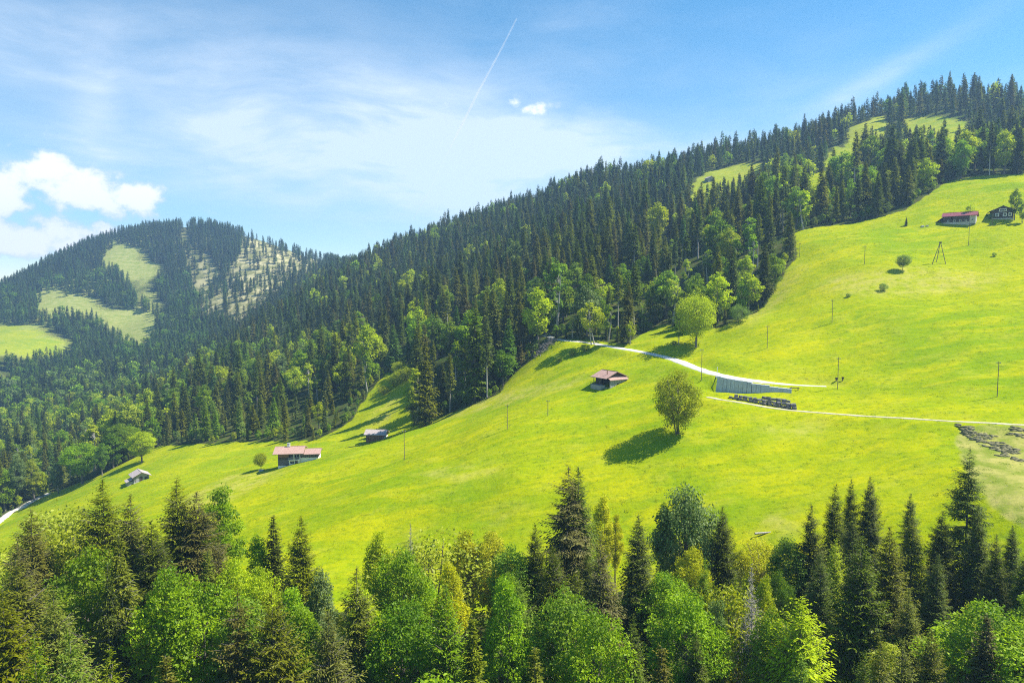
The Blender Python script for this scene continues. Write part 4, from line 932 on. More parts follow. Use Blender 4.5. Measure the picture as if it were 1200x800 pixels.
# the mass of trees behind the single ones: one object per kind, its trees set on the ground by geometry nodes
def forest(name, sel, label, A=None):
    if A is None: A = np.array([s[:6] for s, b in zip(stuff_pts, sel) if b])
    keys = sorted(set(A[:, 5].astype(int))); remap = {k: i for i, k in enumerate(keys)}
    coll = bpy.data.collections.new(name + ' kinds')
    for k in keys:
        key, cm, tm = STUFF_KEYS[k]; Vc, Fc, T, (Vt, Ft) = PROTO[key]['raw']
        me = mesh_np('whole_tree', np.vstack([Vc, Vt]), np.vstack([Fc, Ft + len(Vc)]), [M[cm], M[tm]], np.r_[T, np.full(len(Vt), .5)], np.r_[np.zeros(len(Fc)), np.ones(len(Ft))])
        coll.objects.link(bpy.data.objects.new('kind_%03d' % remap[k], me))
    me = bpy.data.meshes.new(name); me.from_pydata(A[:, :3].tolist(), [], [])
    for nm, ty, v in (('size', 'FLOAT', A[:, 3]), ('turn', 'FLOAT', A[:, 4]), ('girth', 'FLOAT', np.random.default_rng(5).uniform(.88, 1.35, len(A)))):
        me.attributes.new(nm, ty, 'POINT').data.foreach_set('value', v.astype(np.float32))
    me.attributes.new('kind_index', 'INT', 'POINT').data.foreach_set('value', np.array([remap[int(k)] for k in A[:, 5]], np.int32))
    o = link(name, me); tag(o, None, None, kind='stuff')
    ng = bpy.data.node_groups.new(name, 'GeometryNodeTree')
    ng.interface.new_socket('Geometry', in_out='INPUT', socket_type='NodeSocketGeometry'); ng.interface.new_socket('Geometry', in_out='OUTPUT', socket_type='NodeSocketGeometry')
    N = ng.nodes; gi = N.new('NodeGroupInput'); go = N.new('NodeGroupOutput')
    ci = N.new('GeometryNodeCollectionInfo'); ci.inputs['Collection'].default_value = coll; ci.inputs['Separate Children'].default_value = True; ci.inputs['Reset Children'].default_value = True
    ip = N.new('GeometryNodeInstanceOnPoints'); ip.inputs['Pick Instance'].default_value = True
    def na(nm, ty):
        q = N.new('GeometryNodeInputNamedAttribute'); q.data_type = ty; q.inputs[0].default_value = nm; return q.outputs[0]
    cx = N.new('ShaderNodeCombineXYZ'); L = ng.links
    L.new(na('turn', 'FLOAT'), cx.inputs[2]); L.new(gi.outputs[0], ip.inputs['Points']); L.new(ci.outputs[0], ip.inputs['Instance'])
    L.new(na('kind_index', 'INT'), ip.inputs['Instance Index']); L.new(cx.outputs[0], ip.inputs['Rotation']); sz_ = na('size', 'FLOAT'); mu = N.new('ShaderNodeMath'); mu.operation = 'MULTIPLY'; L.new(sz_, mu.inputs[0]); L.new(na('girth', 'FLOAT'), mu.inputs[1]); sc = N.new('ShaderNodeCombineXYZ'); L.new(mu.outputs[0], sc.inputs[0]); L.new(mu.outputs[0], sc.inputs[1]); L.new(sz_, sc.inputs[2]); L.new(sc.outputs[0], ip.inputs['Scale']); L.new(ip.outputs[0], go.inputs[0])
    md = o.modifiers.new('trees', 'NODES'); md.node_group = ng
    return len(A)
nl = forest('broadleaf_forest', [s[6] for s in stuff_pts], 'fresh green leafy trees scattered through the hillside and mountain forest')
ns = forest('spruce_forest', [not s[6] for s in stuff_pts], 'dense spruce forest covering the hillside and the far mountain')
# grass tussocks and flower clumps standing out of the mown sward
for i, (c1, c2) in enumerate((((0.16, 0.28, 0.004), (0.30, 0.40, 0.006)), ((0.34, 0.36, 0.004), (0.52, 0.47, 0.006)), ((0.15, 0.25, 0.005), (0.26, 0.36, 0.008)))):
    M[f'sward{i}'] = leaf_mat(('lush grass blades', 'buttercup heads', 'dark grass blades')[i], c1, c2, 0.35, 0.3)
    rr = np.random.default_rng(200 + i); n_ = 26; b_ = rr.normal(size=(n_, 3)) * [.34, .30, 0]; d_ = rr.normal(size=(n_, 3)) * [.55, .55, .2] + [0, 0, .8]
    Vc, Fc = tufts(b_, d_, rr.uniform(.16, .36, n_) * (1.3 if i == 2 else 1), np.full(n_, .09), .1, i)
    PROTO[f'sward{i}'] = dict(raw=(Vc, Fc, np.repeat(rr.random(n_), 4), (np.zeros((3, 3)), np.array([[0, 1, 2, 0]]))), H=1)
rr = np.random.default_rng(77); gx = rr.uniform(-260, 260, 90000); gy = rr.uniform(100, 390, 90000); gz = height(gx, gy); qx, qy = proj(gx, gy, gz)
dens = 0.5 + 0.5 * np.sin(gx * .11 + np.sin(gy * .07) * 2) * np.sin(gy * .13 + np.sin(gx * .05) * 2)
ok = inpoly(qx, qy, MEADOW) & (qx > -60) & (qx < 1260) & (rr.random(len(gx)) < .15 + .5 * dens)
for nm, L in ROADL.items():
    k = np.nonzero(ok)[0]
    for c0 in range(0, len(k), 20000):
        kk = k[c0:c0+20000]; dmin = np.sqrt(((gx[kk][:, None] - L[None, ::2, 0]) ** 2 + (gy[kk][:, None] - L[None, ::2, 1]) ** 2).min(1)); ok[kk[dmin < ROADS[nm][1] * (2.1 if nm == 'gravel_road' else 1.25)]] = False
gx, gy, gz, dens = gx[ok], gy[ok], gz[ok], dens[ok]; kind_ = np.where(rr.random(len(gx)) < .40 * dens + .12, 1, np.where(rr.random(len(gx)) < .07, 2, 0))
base_i = [stuff_index(f'sward{i}', f'sward{i}', 'bark') for i in range(3)]
forest('meadow_tussocks', None, None, np.c_[gx, gy, gz, rr.uniform(.35, .85, len(gx)), rr.uniform(0, 6.28, len(gx)), np.array(base_i)[kind_]])
print('TUSSOCKS', len(gx))
print('FOREST', nl, ns, 'single', len(single), 'fore', len(fxy), 'n_sp', n_sp, 'n_bl', n_bl)
#@@BUILDINGS@@

print("TRIS", sum(len(m.polygons) * 2 for m in bpy.data.meshes))

# ------------------------------------------------------------------ buildings and small things
M['white_plaster'] = mat('white plaster', rough=0.9, build=wood_like((0.74, 0.73, 0.70), (0.84, 0.83, 0.80), (1, 1, .4), 1.2))
M['dark_timber'] = mat('dark weathered timber', rough=0.85, build=wood_like((0.045, 0.036, 0.030), (0.11, 0.085, 0.066), (6, 6, .5), 1.5))
M['brown_timber'] = mat('brown board wall', rough=0.85, build=wood_like((0.15, 0.075, 0.045), (0.29, 0.16, 0.10), (7, 7, .3), 1.2))
M['grey_timber'] = mat('silver grey boards', rough=0.9, build=wood_like((0.20, 0.20, 0.21), (0.40, 0.40, 0.40), (7, 7, .3), 1.2))
M['slate_panel'] = mat('grey sheet panel', rough=0.6, build=wood_like((0.085, 0.095, 0.115), (0.14, 0.15, 0.17), (1, 1, 6), 1.0))
M['pink_roof'] = mat('faded red roof tiles', rough=0.85, build=wood_like((0.31, 0.185, 0.15), (0.46, 0.31, 0.26), (5, 2, 2), 1.0))
M['grey_roof'] = mat('grey pink shingle roof', rough=0.85, build=wood_like((0.32, 0.26, 0.25), (0.50, 0.43, 0.41), (5, 2, 2), 1.0))
M['maroon_roof'] = mat('dark red metal roof', rough=0.5, build=wood_like((0.20, 0.050, 0.060), (0.29, 0.085, 0.095), (4, 1, 1), 1.0))
M['glass_dark'] = mat('dark window glass', (0.03, 0.035, 0.04), 0.12)
M['white_paint'] = mat('white painted wood', (0.78, 0.77, 0.74), 0.6)
M['stone'] = mat('pale field stone', rough=0.95, build=wood_like((0.34, 0.32, 0.29), (0.58, 0.56, 0.51), (1, 1, 1), 2.0))
M['dark_stone'] = mat('dark grey block stone', rough=0.95, build=wood_like((0.085, 0.08, 0.085), (0.26, 0.245, 0.235), (1, 1, 1), 1.6))
M['concrete'] = mat('blue grey concrete', rough=0.9, build=wood_like((0.40, 0.42, 0.45), (0.52, 0.54, 0.57), (1, 1, .4), 1.3))
M['pole_wood'] = mat('weathered pole wood', rough=0.9, build=wood_like((0.13, 0.105, 0.075), (0.25, 0.21, 0.15), (4, 4, .4), 2.0))
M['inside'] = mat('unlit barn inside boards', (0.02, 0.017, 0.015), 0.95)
M['metal'] = mat('grey metal', (0.35, 0.36, 0.37), 0.45)

def boxes(name, L, m, parent=None, bevel=0.0):
    """boxes (x0,x1,y0,y1,z0,z1) as one mesh"""
    bm = bmesh.new()
    for (x0, x1, y0, y1, z0, z1) in L:
        vs = [bm.verts.new(p) for p in ((x0,y0,z0),(x1,y0,z0),(x1,y1,z0),(x0,y1,z0),(x0,y0,z1),(x1,y0,z1),(x1,y1,z1),(x0,y1,z1))]
        for q in ((3,2,1,0),(4,5,6,7),(0,1,5,4),(1,2,6,5),(2,3,7,6),(3,0,4,7)): bm.faces.new([vs[i] for i in q])
    if bevel: bmesh.ops.bevel(bm, geom=bm.edges[:], offset=bevel, segments=1, affect='EDGES')
    me = bpy.data.meshes.new(name); bm.to_mesh(me); bm.free(); me.materials.append(m)
    return link(name, me, parent)

def solid(name, V, F, m, parent=None):
    me = bpy.data.meshes.new(name); me.from_pydata(V, [], F); me.materials.append(m); me.update()
    return link(name, me, parent)

def gable_roof(root, x0, x1, y0, y1, ze, zr, m, th=0.18, axis='x', mid=None, edge=None):
    """two slabs meeting at a ridge along x (or y), each a closed solid, plus a ridge board"""
    def P(a, b, z): return (a, b, z) if axis == 'x' else (b, a, z)
    a0, a1, b0, b1 = (x0, x1, y0, y1) if axis == 'x' else (y0, y1, x0, x1)
    bm_ = (b0 + b1) / 2 if mid is None else mid
    V = [P(a0,b0,ze), P(a1,b0,ze), P(a1,bm_,zr), P(a0,bm_,zr), P(a1,b1,ze), P(a0,b1,ze)]
    V += [(x, y, z - th) for x, y, z in V]
    F = [(0,1,2,3),(3,2,4,5),(9,8,7,6),(11,10,8,9),(0,6,7,1),(1,7,8,2),(2,8,10,4),(4,10,11,5),(5,11,9,3),(3,9,6,0)]
    o = solid('roof', V, F, m, root)
    r0, r1 = (P(a0-.02, bm_-.14, zr-.04), P(a1+.02, bm_+.14, zr+.07))
    boxes('ridge_cap', [(min(r0[0],r1[0]),max(r0[0],r1[0]),min(r0[1],r1[1]),max(r0[1],r1[1]),r0[2],r1[2])], edge or m, o)
    return o

def gable_wall(root, name, w0, w1, at_, th, z0, ze, zr, m, axis='x', mid=None):
    """pentagon wall across the ridge; axis: the direction the ridge runs"""
    md = (w0 + w1) / 2 if mid is None else mid
    prof = [(w0, z0), (w1, z0), (w1, ze), (md, zr), (w0, ze)]
    def P(w, d, z): return (d, w, z) if axis == 'x' else (w, d, z)
    V = [P(w, at_, z) for w, z in prof] + [P(w, at_ + th, z) for w, z in prof]
    F = [(0,1,2,3,4),(9,8,7,6,5)] + [(i, (i+1) % 5, (i+1) % 5 + 5, i + 5) for i in range(5)]
    return solid(name, V, F, m, root)

def window(root, x0, x1, z0, z1, y, frame='white_paint', glass='glass_dark', bars=1, t_=0.12):
    f = boxes('window', [(x0-t_, x1+t_, y-.07, y+.02, z1, z1+t_), (x0-t_, x1+t_, y-.10, y+.02, z0-t_, z0), (x0-t_, x0, y-.07, y+.02, z0, z1), (x1, x1+t_, y-.07, y+.02, z0, z1)] +
              [(x0+(x1-x0)*k/(bars+1)-.03, x0+(x1-x0)*k/(bars+1)+.03, y-.06, y+.02, z0, z1) for k in range(1, bars+1)], M[frame], root)
    boxes('pane', [(x0, x1, y-.03, y-.01, z0, z1)], M[glass], f)
    return f

def site(px, py, dz=0.0):
    p = at(px, py); return (p[0], p[1], p[2] + dz)

# white farmhouse
h = thing('farmhouse', 'white and dark timber farmhouse with a faded red roof and white chimney', 'house', site(326, 549, 0.7), R(8))
boxes('plinth', [(-.06, 13.86, -.06, 8.06, -3.0, .35)], M['white_plaster'], h)
boxes('timber_wall', [(0, 3.7, 0, 8, .35, 4.75)], M['dark_timber'], h)
for k in range(3): boxes('panel', [(.12, 3.6, -.07, .0, .45 + .68*k, 1.08 + .68*k)], M['slate_panel'], h)
boxes('board_band', [(.05, 3.68, -.04, .0, 3.3, 4.4)], M['brown_timber'], h)
boxes('ground_floor_wall', [(3.703, 7.6, -.10, 8, .35, 2.25)], M['white_plaster'], h)
window(h, 4.15, 5.45, 1.05, 1.85, -.10)
d = boxes('door', [(5.85, 6.75, -.16, -.10, .38, 2.0)], M['dark_timber'], h); boxes('door_frame', [(5.75, 5.85, -.18, -.1, .38, 2.1), (6.75, 6.85, -.18, -.1, .38, 2.1), (5.85, 6.75, -.18, -.1, 2.0, 2.1)], M['white_paint'], d)
boxes('recess_wall', [(3.703, 7.6, 1.6, 8.0, 2.252, 4.75)], M['dark_timber'], h)
window(h, 4.2, 5.0, 3.0, 4.1, 1.6); window(h, 6.2, 7.0, 3.0, 4.1, 1.6)
boxes('balcony_floor', [(3.6, 7.7, -.75, 1.6, 2.252, 2.40)], M['white_plaster'], h)
boxes('railing', [(3.65, 7.6, -.72, -.66, 3.15, 3.25), (3.65, 7.6, -.70, -.68, 2.50, 2.60)] + [(3.7+.24*k, 3.76+.24*k, -.71, -.67, 2.4, 3.15) for k in range(16)], M['grey_timber'], h)
for xx in (5.6, 7.62): boxes('post', [(xx-.09, xx+.09, -.74, -.56, .2 if xx > 7 else 2.4, 4.7)], M['white_paint'], h)
boxes('annex_wall', [(7.72, 13.8, -.02, 6.5, .35, 2.95)], M['white_plaster'], h)
boxes('annex_timber', [(7.72, 13.8, -.06, 6.46, 2.95, 4.25)], M['dark_timber'], h)
for k in range(4): window(h, 8.3 + 1.4*k, 9.15 + 1.4*k, 3.25, 3.95, -.06, 'grey_timber', bars=0)
gable_wall(h, 'gable', 0, 8, -.001, .2, 4.75, 4.85, 5.9, M['dark_timber']); gable_wall(h, 'gable', 0, 8, 7.6, .12, 4.75, 4.85, 5.9, M['dark_timber'])
gable_roof(h, -1.6, 8.9, -1.3, 9.2, 4.75, 6.35, M['pink_roof'], .2)
gable_roof(h, 8.92, 14.6, -.9, 7.3, 4.35, 5.5, M['pink_roof'], .18)
c = boxes('chimney', [(2.6, 3.5, 3.4, 4.3, 5.6, 7.2)], M['white_plaster'], h); boxes('chimney_cap', [(2.5, 3.6, 3.3, 4.4, 7.35, 7.45), (2.65, 2.8, 3.45, 4.25, 7.2, 7.35), (3.3, 3.45, 3.45, 4.25, 7.2, 7.35)], M['metal'], c)
boxes('chimney_collar', [(2.52, 3.58, 3.32, 4.38, 5.75, 6.25)], M['slate_panel'], c)

# brown hut
h = thing('hay_hut', 'long brown board hut with a pale pink roof half behind the crest', 'hut', site(429, 519, .75), R(-6))
boxes('wall', [(0, 7.6, 0, .12, -2.0, 2.95), (0, 7.6, 4.9, 5.0, -.4, 2.95), (0, .12, .12, 4.9, -.4, 2.95)], M['brown_timber'], h)
for k in range(9): boxes('batten', [(.15+.92*k, .25+.92*k, -.05, -.001, -.3, 2.9)], M['dark_timber'], h)
gable_wall(h, 'gable_wall', 0, 5, 7.6, .12, 1.9, 2.95, 4.1, M['dark_timber']); boxes('stone_wall', [(7.6, 7.74, 0, 5, -.4, 1.9)], M['white_plaster'], h)
gable_wall(h, 'gable_wall', 0, 5, -.121, .12, 2.95, 2.96, 4.1, M['brown_timber'])
gable_roof(h, -.8, 8.5, -.7, 5.7, 2.85, 4.45, M['grey_roof'], .16)

# small grey hut
h = thing('grey_hut', 'small silver grey hut on white stone footing at the lower meadow', 'hut', site(157, 567, -.2), R(40))
boxes('stone_base', [(-.08, 6.08, -.08, 6.48, -1.6, .8)], M['stone'], h)
boxes('wall', [(0, 6, 0, 6.4, .8, 3.3)], M['grey_timber'], h)
gable_wall(h, 'gable_wall', 0, 6, -.001, .1, 3.3, 3.31, 4.75, M['grey_timber'], 'y'); gable_wall(h, 'gable_wall', 0, 6, 6.3, .1, 3.3, 3.31, 4.75, M['grey_timber'], 'y')
boxes('door', [(2.2, 3.4, -.06, .0, .9, 2.9)], M['dark_timber'], h); window(h, 4.3, 5.2, 1.7, 2.5, 0, 'dark_timber')
for k in range(3): boxes('post', [(.4+2.4*k, .6+2.4*k, -.09, -.002, .8, 3.25)], M['dark_timber'], h)
gable_roof(h, -.8, 6.8, -1.0, 7.0, 3.15, 5.05, M['grey_roof'], .16, 'y')
l = boxes('lean_to', [(-2.4, -.09, .6, 4.4, -1.4, 1.3)], M['grey_timber'], h)
solid('lean_to_roof', [(-2.9, .3, 1.2), (-.1, .3, 2.3), (-.1, 4.7, 2.3), (-2.9, 4.7, 1.2), (-2.9, .3, 1.05), (-.1, .3, 2.15), (-.1, 4.7, 2.15), (-2.9, 4.7, 1.05)], [(0,1,2,3),(7,6,5,4),(0,4,5,1),(1,5,6,2),(2,6,7,3),(3,7,4,0)], M['grey_roof'], l)

# shed in the middle of the meadow
h = thing('hay_shed', 'old grey timber shed with faded red roofs in the middle of the meadow', 'shed', site(711, 455, .0), R(33))
boxes('stone_base', [(-.1, 7.6, -.1, 5.6, -1.6, .15)], M['stone'], h)
boxes('wall', [(0, .15, 2.6, 5.5, .15, 3.4), (0, 7.5, 5.35, 5.5, .15, 3.4), (7.35, 7.5, 0, 5.35, .15, 3.4)], M['dark_timber'], h)
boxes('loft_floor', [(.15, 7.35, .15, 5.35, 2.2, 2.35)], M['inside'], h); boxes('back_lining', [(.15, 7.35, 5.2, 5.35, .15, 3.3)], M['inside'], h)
gable_wall(h, 'gable_wall', 0, 7.5, -.001, .12, 2.9, 3.4, 5.0, M['dark_timber'], 'y'); gable_wall(h, 'gable_wall', 0, 7.5, 5.38, .1, 3.4, 3.42, 5.0, M['dark_timber'], 'y')
for k, (a, b, z0) in enumerate(((.5, 1.3, .15), (1.34, 2.3, .15), (2.34, 3.2, .15), (3.24, 4.2, 1.5), (4.24, 5.1, 1.5), (5.14, 6.1, .15), (6.14, 7.2, .15))):
    boxes('board_wall', [(a, b, -1.32, -1.24, z0, 2.75)], M['grey_timber'], h)
boxes('floor', [(.3, 7.3, -1.3, -.1, -1.2, .12)], M['stone'], h)
for xx in (.2, 2.2, 4.3, 7.3): boxes('post', [(xx-.09, xx+.09, -1.45, -1.26, -1.0, 3.0)], M['grey_timber'], h)
solid('lean_to_roof', [(-.1, -1.9, 2.75), (7.7, -1.9, 2.75), (7.7, .25, 3.75), (-.1, .25, 3.75), (-.1, -1.9, 2.6), (7.7, -1.9, 2.6), (7.7, .25, 3.6), (-.1, .25, 3.6)], [(0,1,2,3),(7,6,5,4),(0,4,5,1),(1,5,6,2),(2,6,7,3),(3,7,4,0)], M['pink_roof'], h)
gable_roof(h, -1.2, 8.7, -1.0, 6.8, 3.25, 5.25, M['pink_roof'], .16, 'y', edge=M['dark_timber'])
boxes('deck', [(-2.2, -.12, .6, 5.4, -1.4, .9)], M['grey_timber'], h); boxes('railing', [(-2.25, -2.15, .6, 5.4, 1.5, 1.62)] + [(-2.24, -2.16, .6+1.2*k, .68+1.2*k, .9, 1.5) for k in range(5)], M['dark_timber'], h)
for yy in (.4, 5.3): boxes('post', [(-.95, -.8, yy, yy+.15, .9, 3.2)], M['dark_timber'], h)
boxes('vent_pipe', [(1.2, 1.4, 1.2, 1.4, 3.6, 5.6)], M['brown_timber'], h)

# red roofed barn and chalet on the upper meadow
h = thing('barn', 'long dark timber barn with a dark red roof on the upper meadow', 'barn', site(1105, 262, -.4), R(-39)); h.scale = (.76,) * 3
boxes('wall', [(0, 13.5, 0, .2, -.5, 4.6), (0, 13.5, 7.3, 7.5, -.5, 4.6), (0, .2, .2, 7.3, -.5, 4.6)], M['dark_timber'], h)
boxes('stone_footing', [(-.08, 13.4, -.08, -.002, -2, .9)], M['stone'], h)
boxes('plaster_wall', [(13.5, 16.5, 0, 7.5, -.5, 4.5)], M['stone'], h); window(h, 14.5, 15.4, 1.4, 2.5, 0)
for xx in (2.2, 5.4, 8.4, 11.2): window(h, xx, xx+.9, 1.3, 2.1, 0, bars=0)
boxes('hatch', [(3.9, 5.0, -.05, .0, 2.4, 3.8)], M['inside'], h)
gable_wall(h, 'gable_wall', 0, 7.5, 16.4, .15, 4.5, 4.6, 6.6, M['grey_timber']); gable_wall(h, 'gable_wall', 0, 7.5, -.1, .15, 4.6, 4.61, 6.6, M['dark_timber'])
gable_roof(h, -.8, 17.4, -1.0, 8.5, 4.5, 7.1, M['maroon_roof'], .2)
l = boxes('lean_to', [(-4.2, -.15, .5, 7.0, -2.2, 1.2)], M['dark_timber'], h)
solid('lean_to_roof', [(-5.0, -.2, .6), (-.1, -.2, 4.3), (-.1, 7.6, 4.3), (-5.0, 7.6, .6), (-5.0, -.2, .35), (-.1, -.2, 4.05), (-.1, 7.6, 4.05), (-5.0, 7.6, .35)], [(0,1,2,3),(7,6,5,4),(0,4,5,1),(1,5,6,2),(2,6,7,3),(3,7,4,0)], M['dark_timber'], l)

h = thing('chalet', 'dark timber chalet with white windows under a broad gable', 'chalet', site(1162, 257, -.3), R(-28)); h.scale = (.85,) * 3
boxes('stone_footing', [(-.1, 9.6, -.1, 8.1, -2.5, .6)], M['stone'], h); boxes('wall', [(0, 9.5, 0, 8, .6, 4.7)], M['dark_timber'], h)
gable_wall(h, 'gable_wall', 0, 9.5, -.001, .1, 4.7, 4.71, 6.9, M['dark_timber'], 'y'); gable_wall(h, 'gable_wall', 0, 9.5, 7.9, .1, 4.7, 4.71, 6.9, M['dark_timber'], 'y')
for a, b, z0, z1 in ((1.9, 2.9, 1.9, 3.0), (5.2, 6.2, 1.9, 3.0), (7.6, 8.4, 1.9, 3.0), (3.4, 6.1, 4.4, 5.3)): window(h, a, b, z0, z1, 0, bars=3 if b - a > 2 else 1, t_=.32)
gable_roof(h, -1.3, 10.8, -1.3, 8.8, 4.35, 7.1, M['dark_timber'], .2, 'y')
h = thing('alpine_hut', 'tiny grey hut in the clearing high in the wood', 'hut', site(830, 214, .9), R(20))
boxes('wall', [(0, 6, 0, 5, -1, 3)], M['grey_timber'], h); gable_wall(h, 'gable_wall', 0, 6, -.001, .1, 3, 3.01, 4.4, M['grey_timber'], 'y')
boxes('door', [(2.4, 3.5, -.05, 0, 0, 2.1)], M['dark_timber'], h); gable_roof(h, -.7, 6.7, -.7, 5.7, 2.85, 4.7, M['grey_roof'], .16, 'y')

# retaining wall of upright concrete panels under the gravel road
rw = thing('retaining_wall', 'long blue grey concrete retaining wall tapering below the gravel road', 'wall', tuple(wallL[0]))
n = len(wallL); lenw = np.concatenate([[0], np.cumsum(np.linalg.norm(np.diff(wallL[:, :2], axis=0), axis=1))]); tot = lenw[-1]; step = 0; W_ = 1.15; k = 0
o3 = Vector(wallL[0])
while (k + 1) * W_ < tot:
    a = np.array([np.interp(k * W_, lenw, wallL[:, i]) for i in range(3)]); b = np.array([np.interp((k + 1) * W_ - .02, lenw, wallL[:, i]) for i in range(3)])
    f = k * W_ / tot; d_ = (b - a)[:2]; d_ /= np.linalg.norm(d_); nn = np.array([d_[1], -d_[0]]); nn = nn if nn[1] < 0 else -nn
    top = max(height(a[0], a[1]), float(np.interp(a[0], ROADL['gravel_road'][:, 0], ROADL['gravel_road'][:, 2])) - .1) + 0.25 - .35 * (f > .45) - .3 * (f > .7)
    hgt = (3.7 * (1 - f) ** 0.9 + 0.5)
    q = [(a[:2] + nn * .9), (b[:2] + nn * .9), (b[:2] - nn * .1), (a[:2] - nn * .1)]
    tl_ = nn * 1.0
    V = [(*(p + tl_ * (i < 2)), top - hgt - 2.2) for i, p in enumerate(q)] + [(*p, top) for p in q]
    solid('panel', [tuple(Vector(v) - o3) for v in V], [(3,2,1,0),(4,5,6,7),(0,1,5,4),(1,2,6,5),(2,3,7,6),(3,0,4,7)], M['concrete'], rw)
    k += 1

# dry block wall along the dirt track
def rock_mesh(seed, sx, sy, sz):
    r = np.random.default_rng(seed); bm = bmesh.new(); bmesh.ops.create_cube(bm, size=1)
    bmesh.ops.bevel(bm, geom=bm.edges[:], offset=.14, segments=1, affect='EDGES')
    for v in bm.verts: v.co = Vector((v.co.x * sx, v.co.y * sy, v.co.z * sz)) + Vector(r.normal(size=3) * .05)
    me = bpy.data.meshes.new('stone'); bm.to_mesh(me); bm.free(); me.materials.append(M['dark_stone']); return me
RM = [rock_mesh(i, 1.25, .9, .78) for i in range(4)]
line = smooth_line([at(*p) for p in ((857,467.5),(880,471.5),(905,476),(935,480.5))], .5)
bw = thing('block_wall', 'low wall of dark rough stone blocks beside the dirt track', 'wall', tuple(line[0])); b0 = Vector(line[0])
ln = np.concatenate([[0], np.cumsum(np.linalg.norm(np.diff(line[:, :2], axis=0), axis=1))])
for row in range(3):
    s = 0.3 * row
    while s < ln[-1] - .5:
        f = s / ln[-1]
        if not (row == 2 and (f < .48 or f > .93)) and not (row == 1 and f < .08):
            p = np.array([np.interp(s, ln, line[:, i]) for i in range(3)])
            o = link('stone', RM[random.randrange(4)], bw); o.location = Vector(p) - b0 + Vector((random.uniform(-.1, .1), .45 + .5 * row + (.6 if row == 2 else 0), .30 + .72 * row)); o.rotation_euler = (random.uniform(-.12, .12), random.uniform(-.12, .12), random.uniform(-.35, .25)); o.scale = (random.uniform(.8, 1.15), random.uniform(.8, 1.2), random.uniform(.75, 1.15))
        s += random.uniform(1.15, 1.4)

# poles, pylon, posts
def pole(px, pyb, hpx, label, r_=.10, cat='utility pole'):
    p = at(px, pyb); H = hpx / FPX * p[1]
    t = thing('utility_pole', label, cat, tuple(p), 0, 'poles on the meadow')
    v, f = tube([(0, 0, -1), (0, 0, H * .5), (0, 0, H)], [r_, r_ * .85, r_ * .7], 8)
    link('shaft', mesh_np('shaft', v, f, M['pole_wood'], smooth=True), t)
    boxes('crossarm', [(-.55, .55, -.05, .05, H - .5, H - .38)], M['pole_wood'], t); boxes('insulator', [(x_-.05, x_+.05, -.05, .05, H - .38, H - .18) for x_ in (-.45, .45)], M['white_paint'], t)
for px, pyb, hp, lb in ((899,408,27,'thin pole on the meadow right of the wood corner'),(975,379,28,'thin pole in the middle of the upper meadow'),(981.5,456,38,'tall pole at the far end of the gravel road'),(1168.5,465,42,'tallest lone pole on the right side of the meadow'),
    (822,447,38,'faint pole beside the gravel road left of the concrete wall'),(937,301,16,'short pole near the upper edge of the wood'),(1013,310,22,'thin pole left of the small round grey tree'),(1135,288,25,'thin pole below the red roofed barn'),(474,539,36,'pole on the crest right of the brown hut'),
    (594.5,503,30,'thin pole on the crest between the brown hut and the shed'),(642,487,19,'short pole on the crest left of the shed'),(1163,264,18,'pole standing between the barn and the chalet')):
    pole(px, pyb, hp, lb)
p = at(1101, 309); H = 8.2; ty = thing('timber_pylon', 'tall three legged timber pylon on the upper meadow', 'pylon', tuple(p))
for fx, fy in ((-3.6, -.8), (2.2, -.6), (.2, 2.4)):
    gz = float(height(p[0] + fx, p[1] + fy)) - p[2]
    v, f = tube([(fx, fy, gz - .4), (0.05 * fx, 0.05 * fy, H)], [.14, .11], 7); link('leg', mesh_np('leg', v, f, M['pole_wood'], smooth=True), ty)
boxes('brace', [(-1.75, 1.15, -.46, -.36, 4.3, 4.45)], M['pole_wood'], ty); boxes('head', [(-.45, .45, -.2, .2, H - .15, H + .35)], M['pole_wood'], ty)
for px, pyb, hp, lb in ((980,447,4,'short dark post at the foot of the road end pole'),(987.5,446.5,4.5,'short dark post standing a little right of the road end pole')):
    p = at(px, pyb); t = thing('fence_post', lb, 'post', tuple(p)); H = hp / FPX * p[1]
    boxes('shaft', [(-.13, .13, -.13, .13, -.5, H - .1)], M['pole_wood'], t, .02); boxes('box', [(-.25, .25, -.2, .2, H - .55, H)], M['dark_timber'], t, .02)
p = at(840.5, 436); t = thing('marker_post', 'white marker post on the outer edge of the gravel road', 'post', tuple(p)); boxes('shaft', [(-.07, .07, -.07, .07, -.4, 1.5)], M['white_paint'], t, .01); boxes('cap', [(-.1, .1, -.1, .1, 1.5, 1.62)], M['white_paint'], t)
p = at(931, 457.5); t = thing('timber_barrier', 'low dark timber barrier at the thin end of the concrete wall', 'barrier', tuple(p), R(-10))
boxes('rail', [(-1.3, 1.3, -.08, .08, .5, .72)], M['pole_wood'], t, .02)
for xx in (-.9, .9): boxes('post', [(xx-.1, xx+.1, -.25, -.085, -.5, .9)], M['pole_wood'], t, .02)
p = at(306, 552); t = thing('water_trough', 'small grey stone trough on the grass beside the farmhouse tree', 'trough', tuple(p), R(20))
boxes('basin', [(-.8, .8, -.4, -.28, -.2, .65), (-.8, .8, .28, .4, -.2, .65), (-.8, -.68, -.28, .28, -.2, .65), (.68, .8, -.28, .28, -.2, .65), (-.68, .68, -.28, .28, -.2, .1)], M['concrete'], t); boxes('spout_post', [(.9, 1.05, -.08, .08, -.3, 1.3)], M['pole_wood'], t)
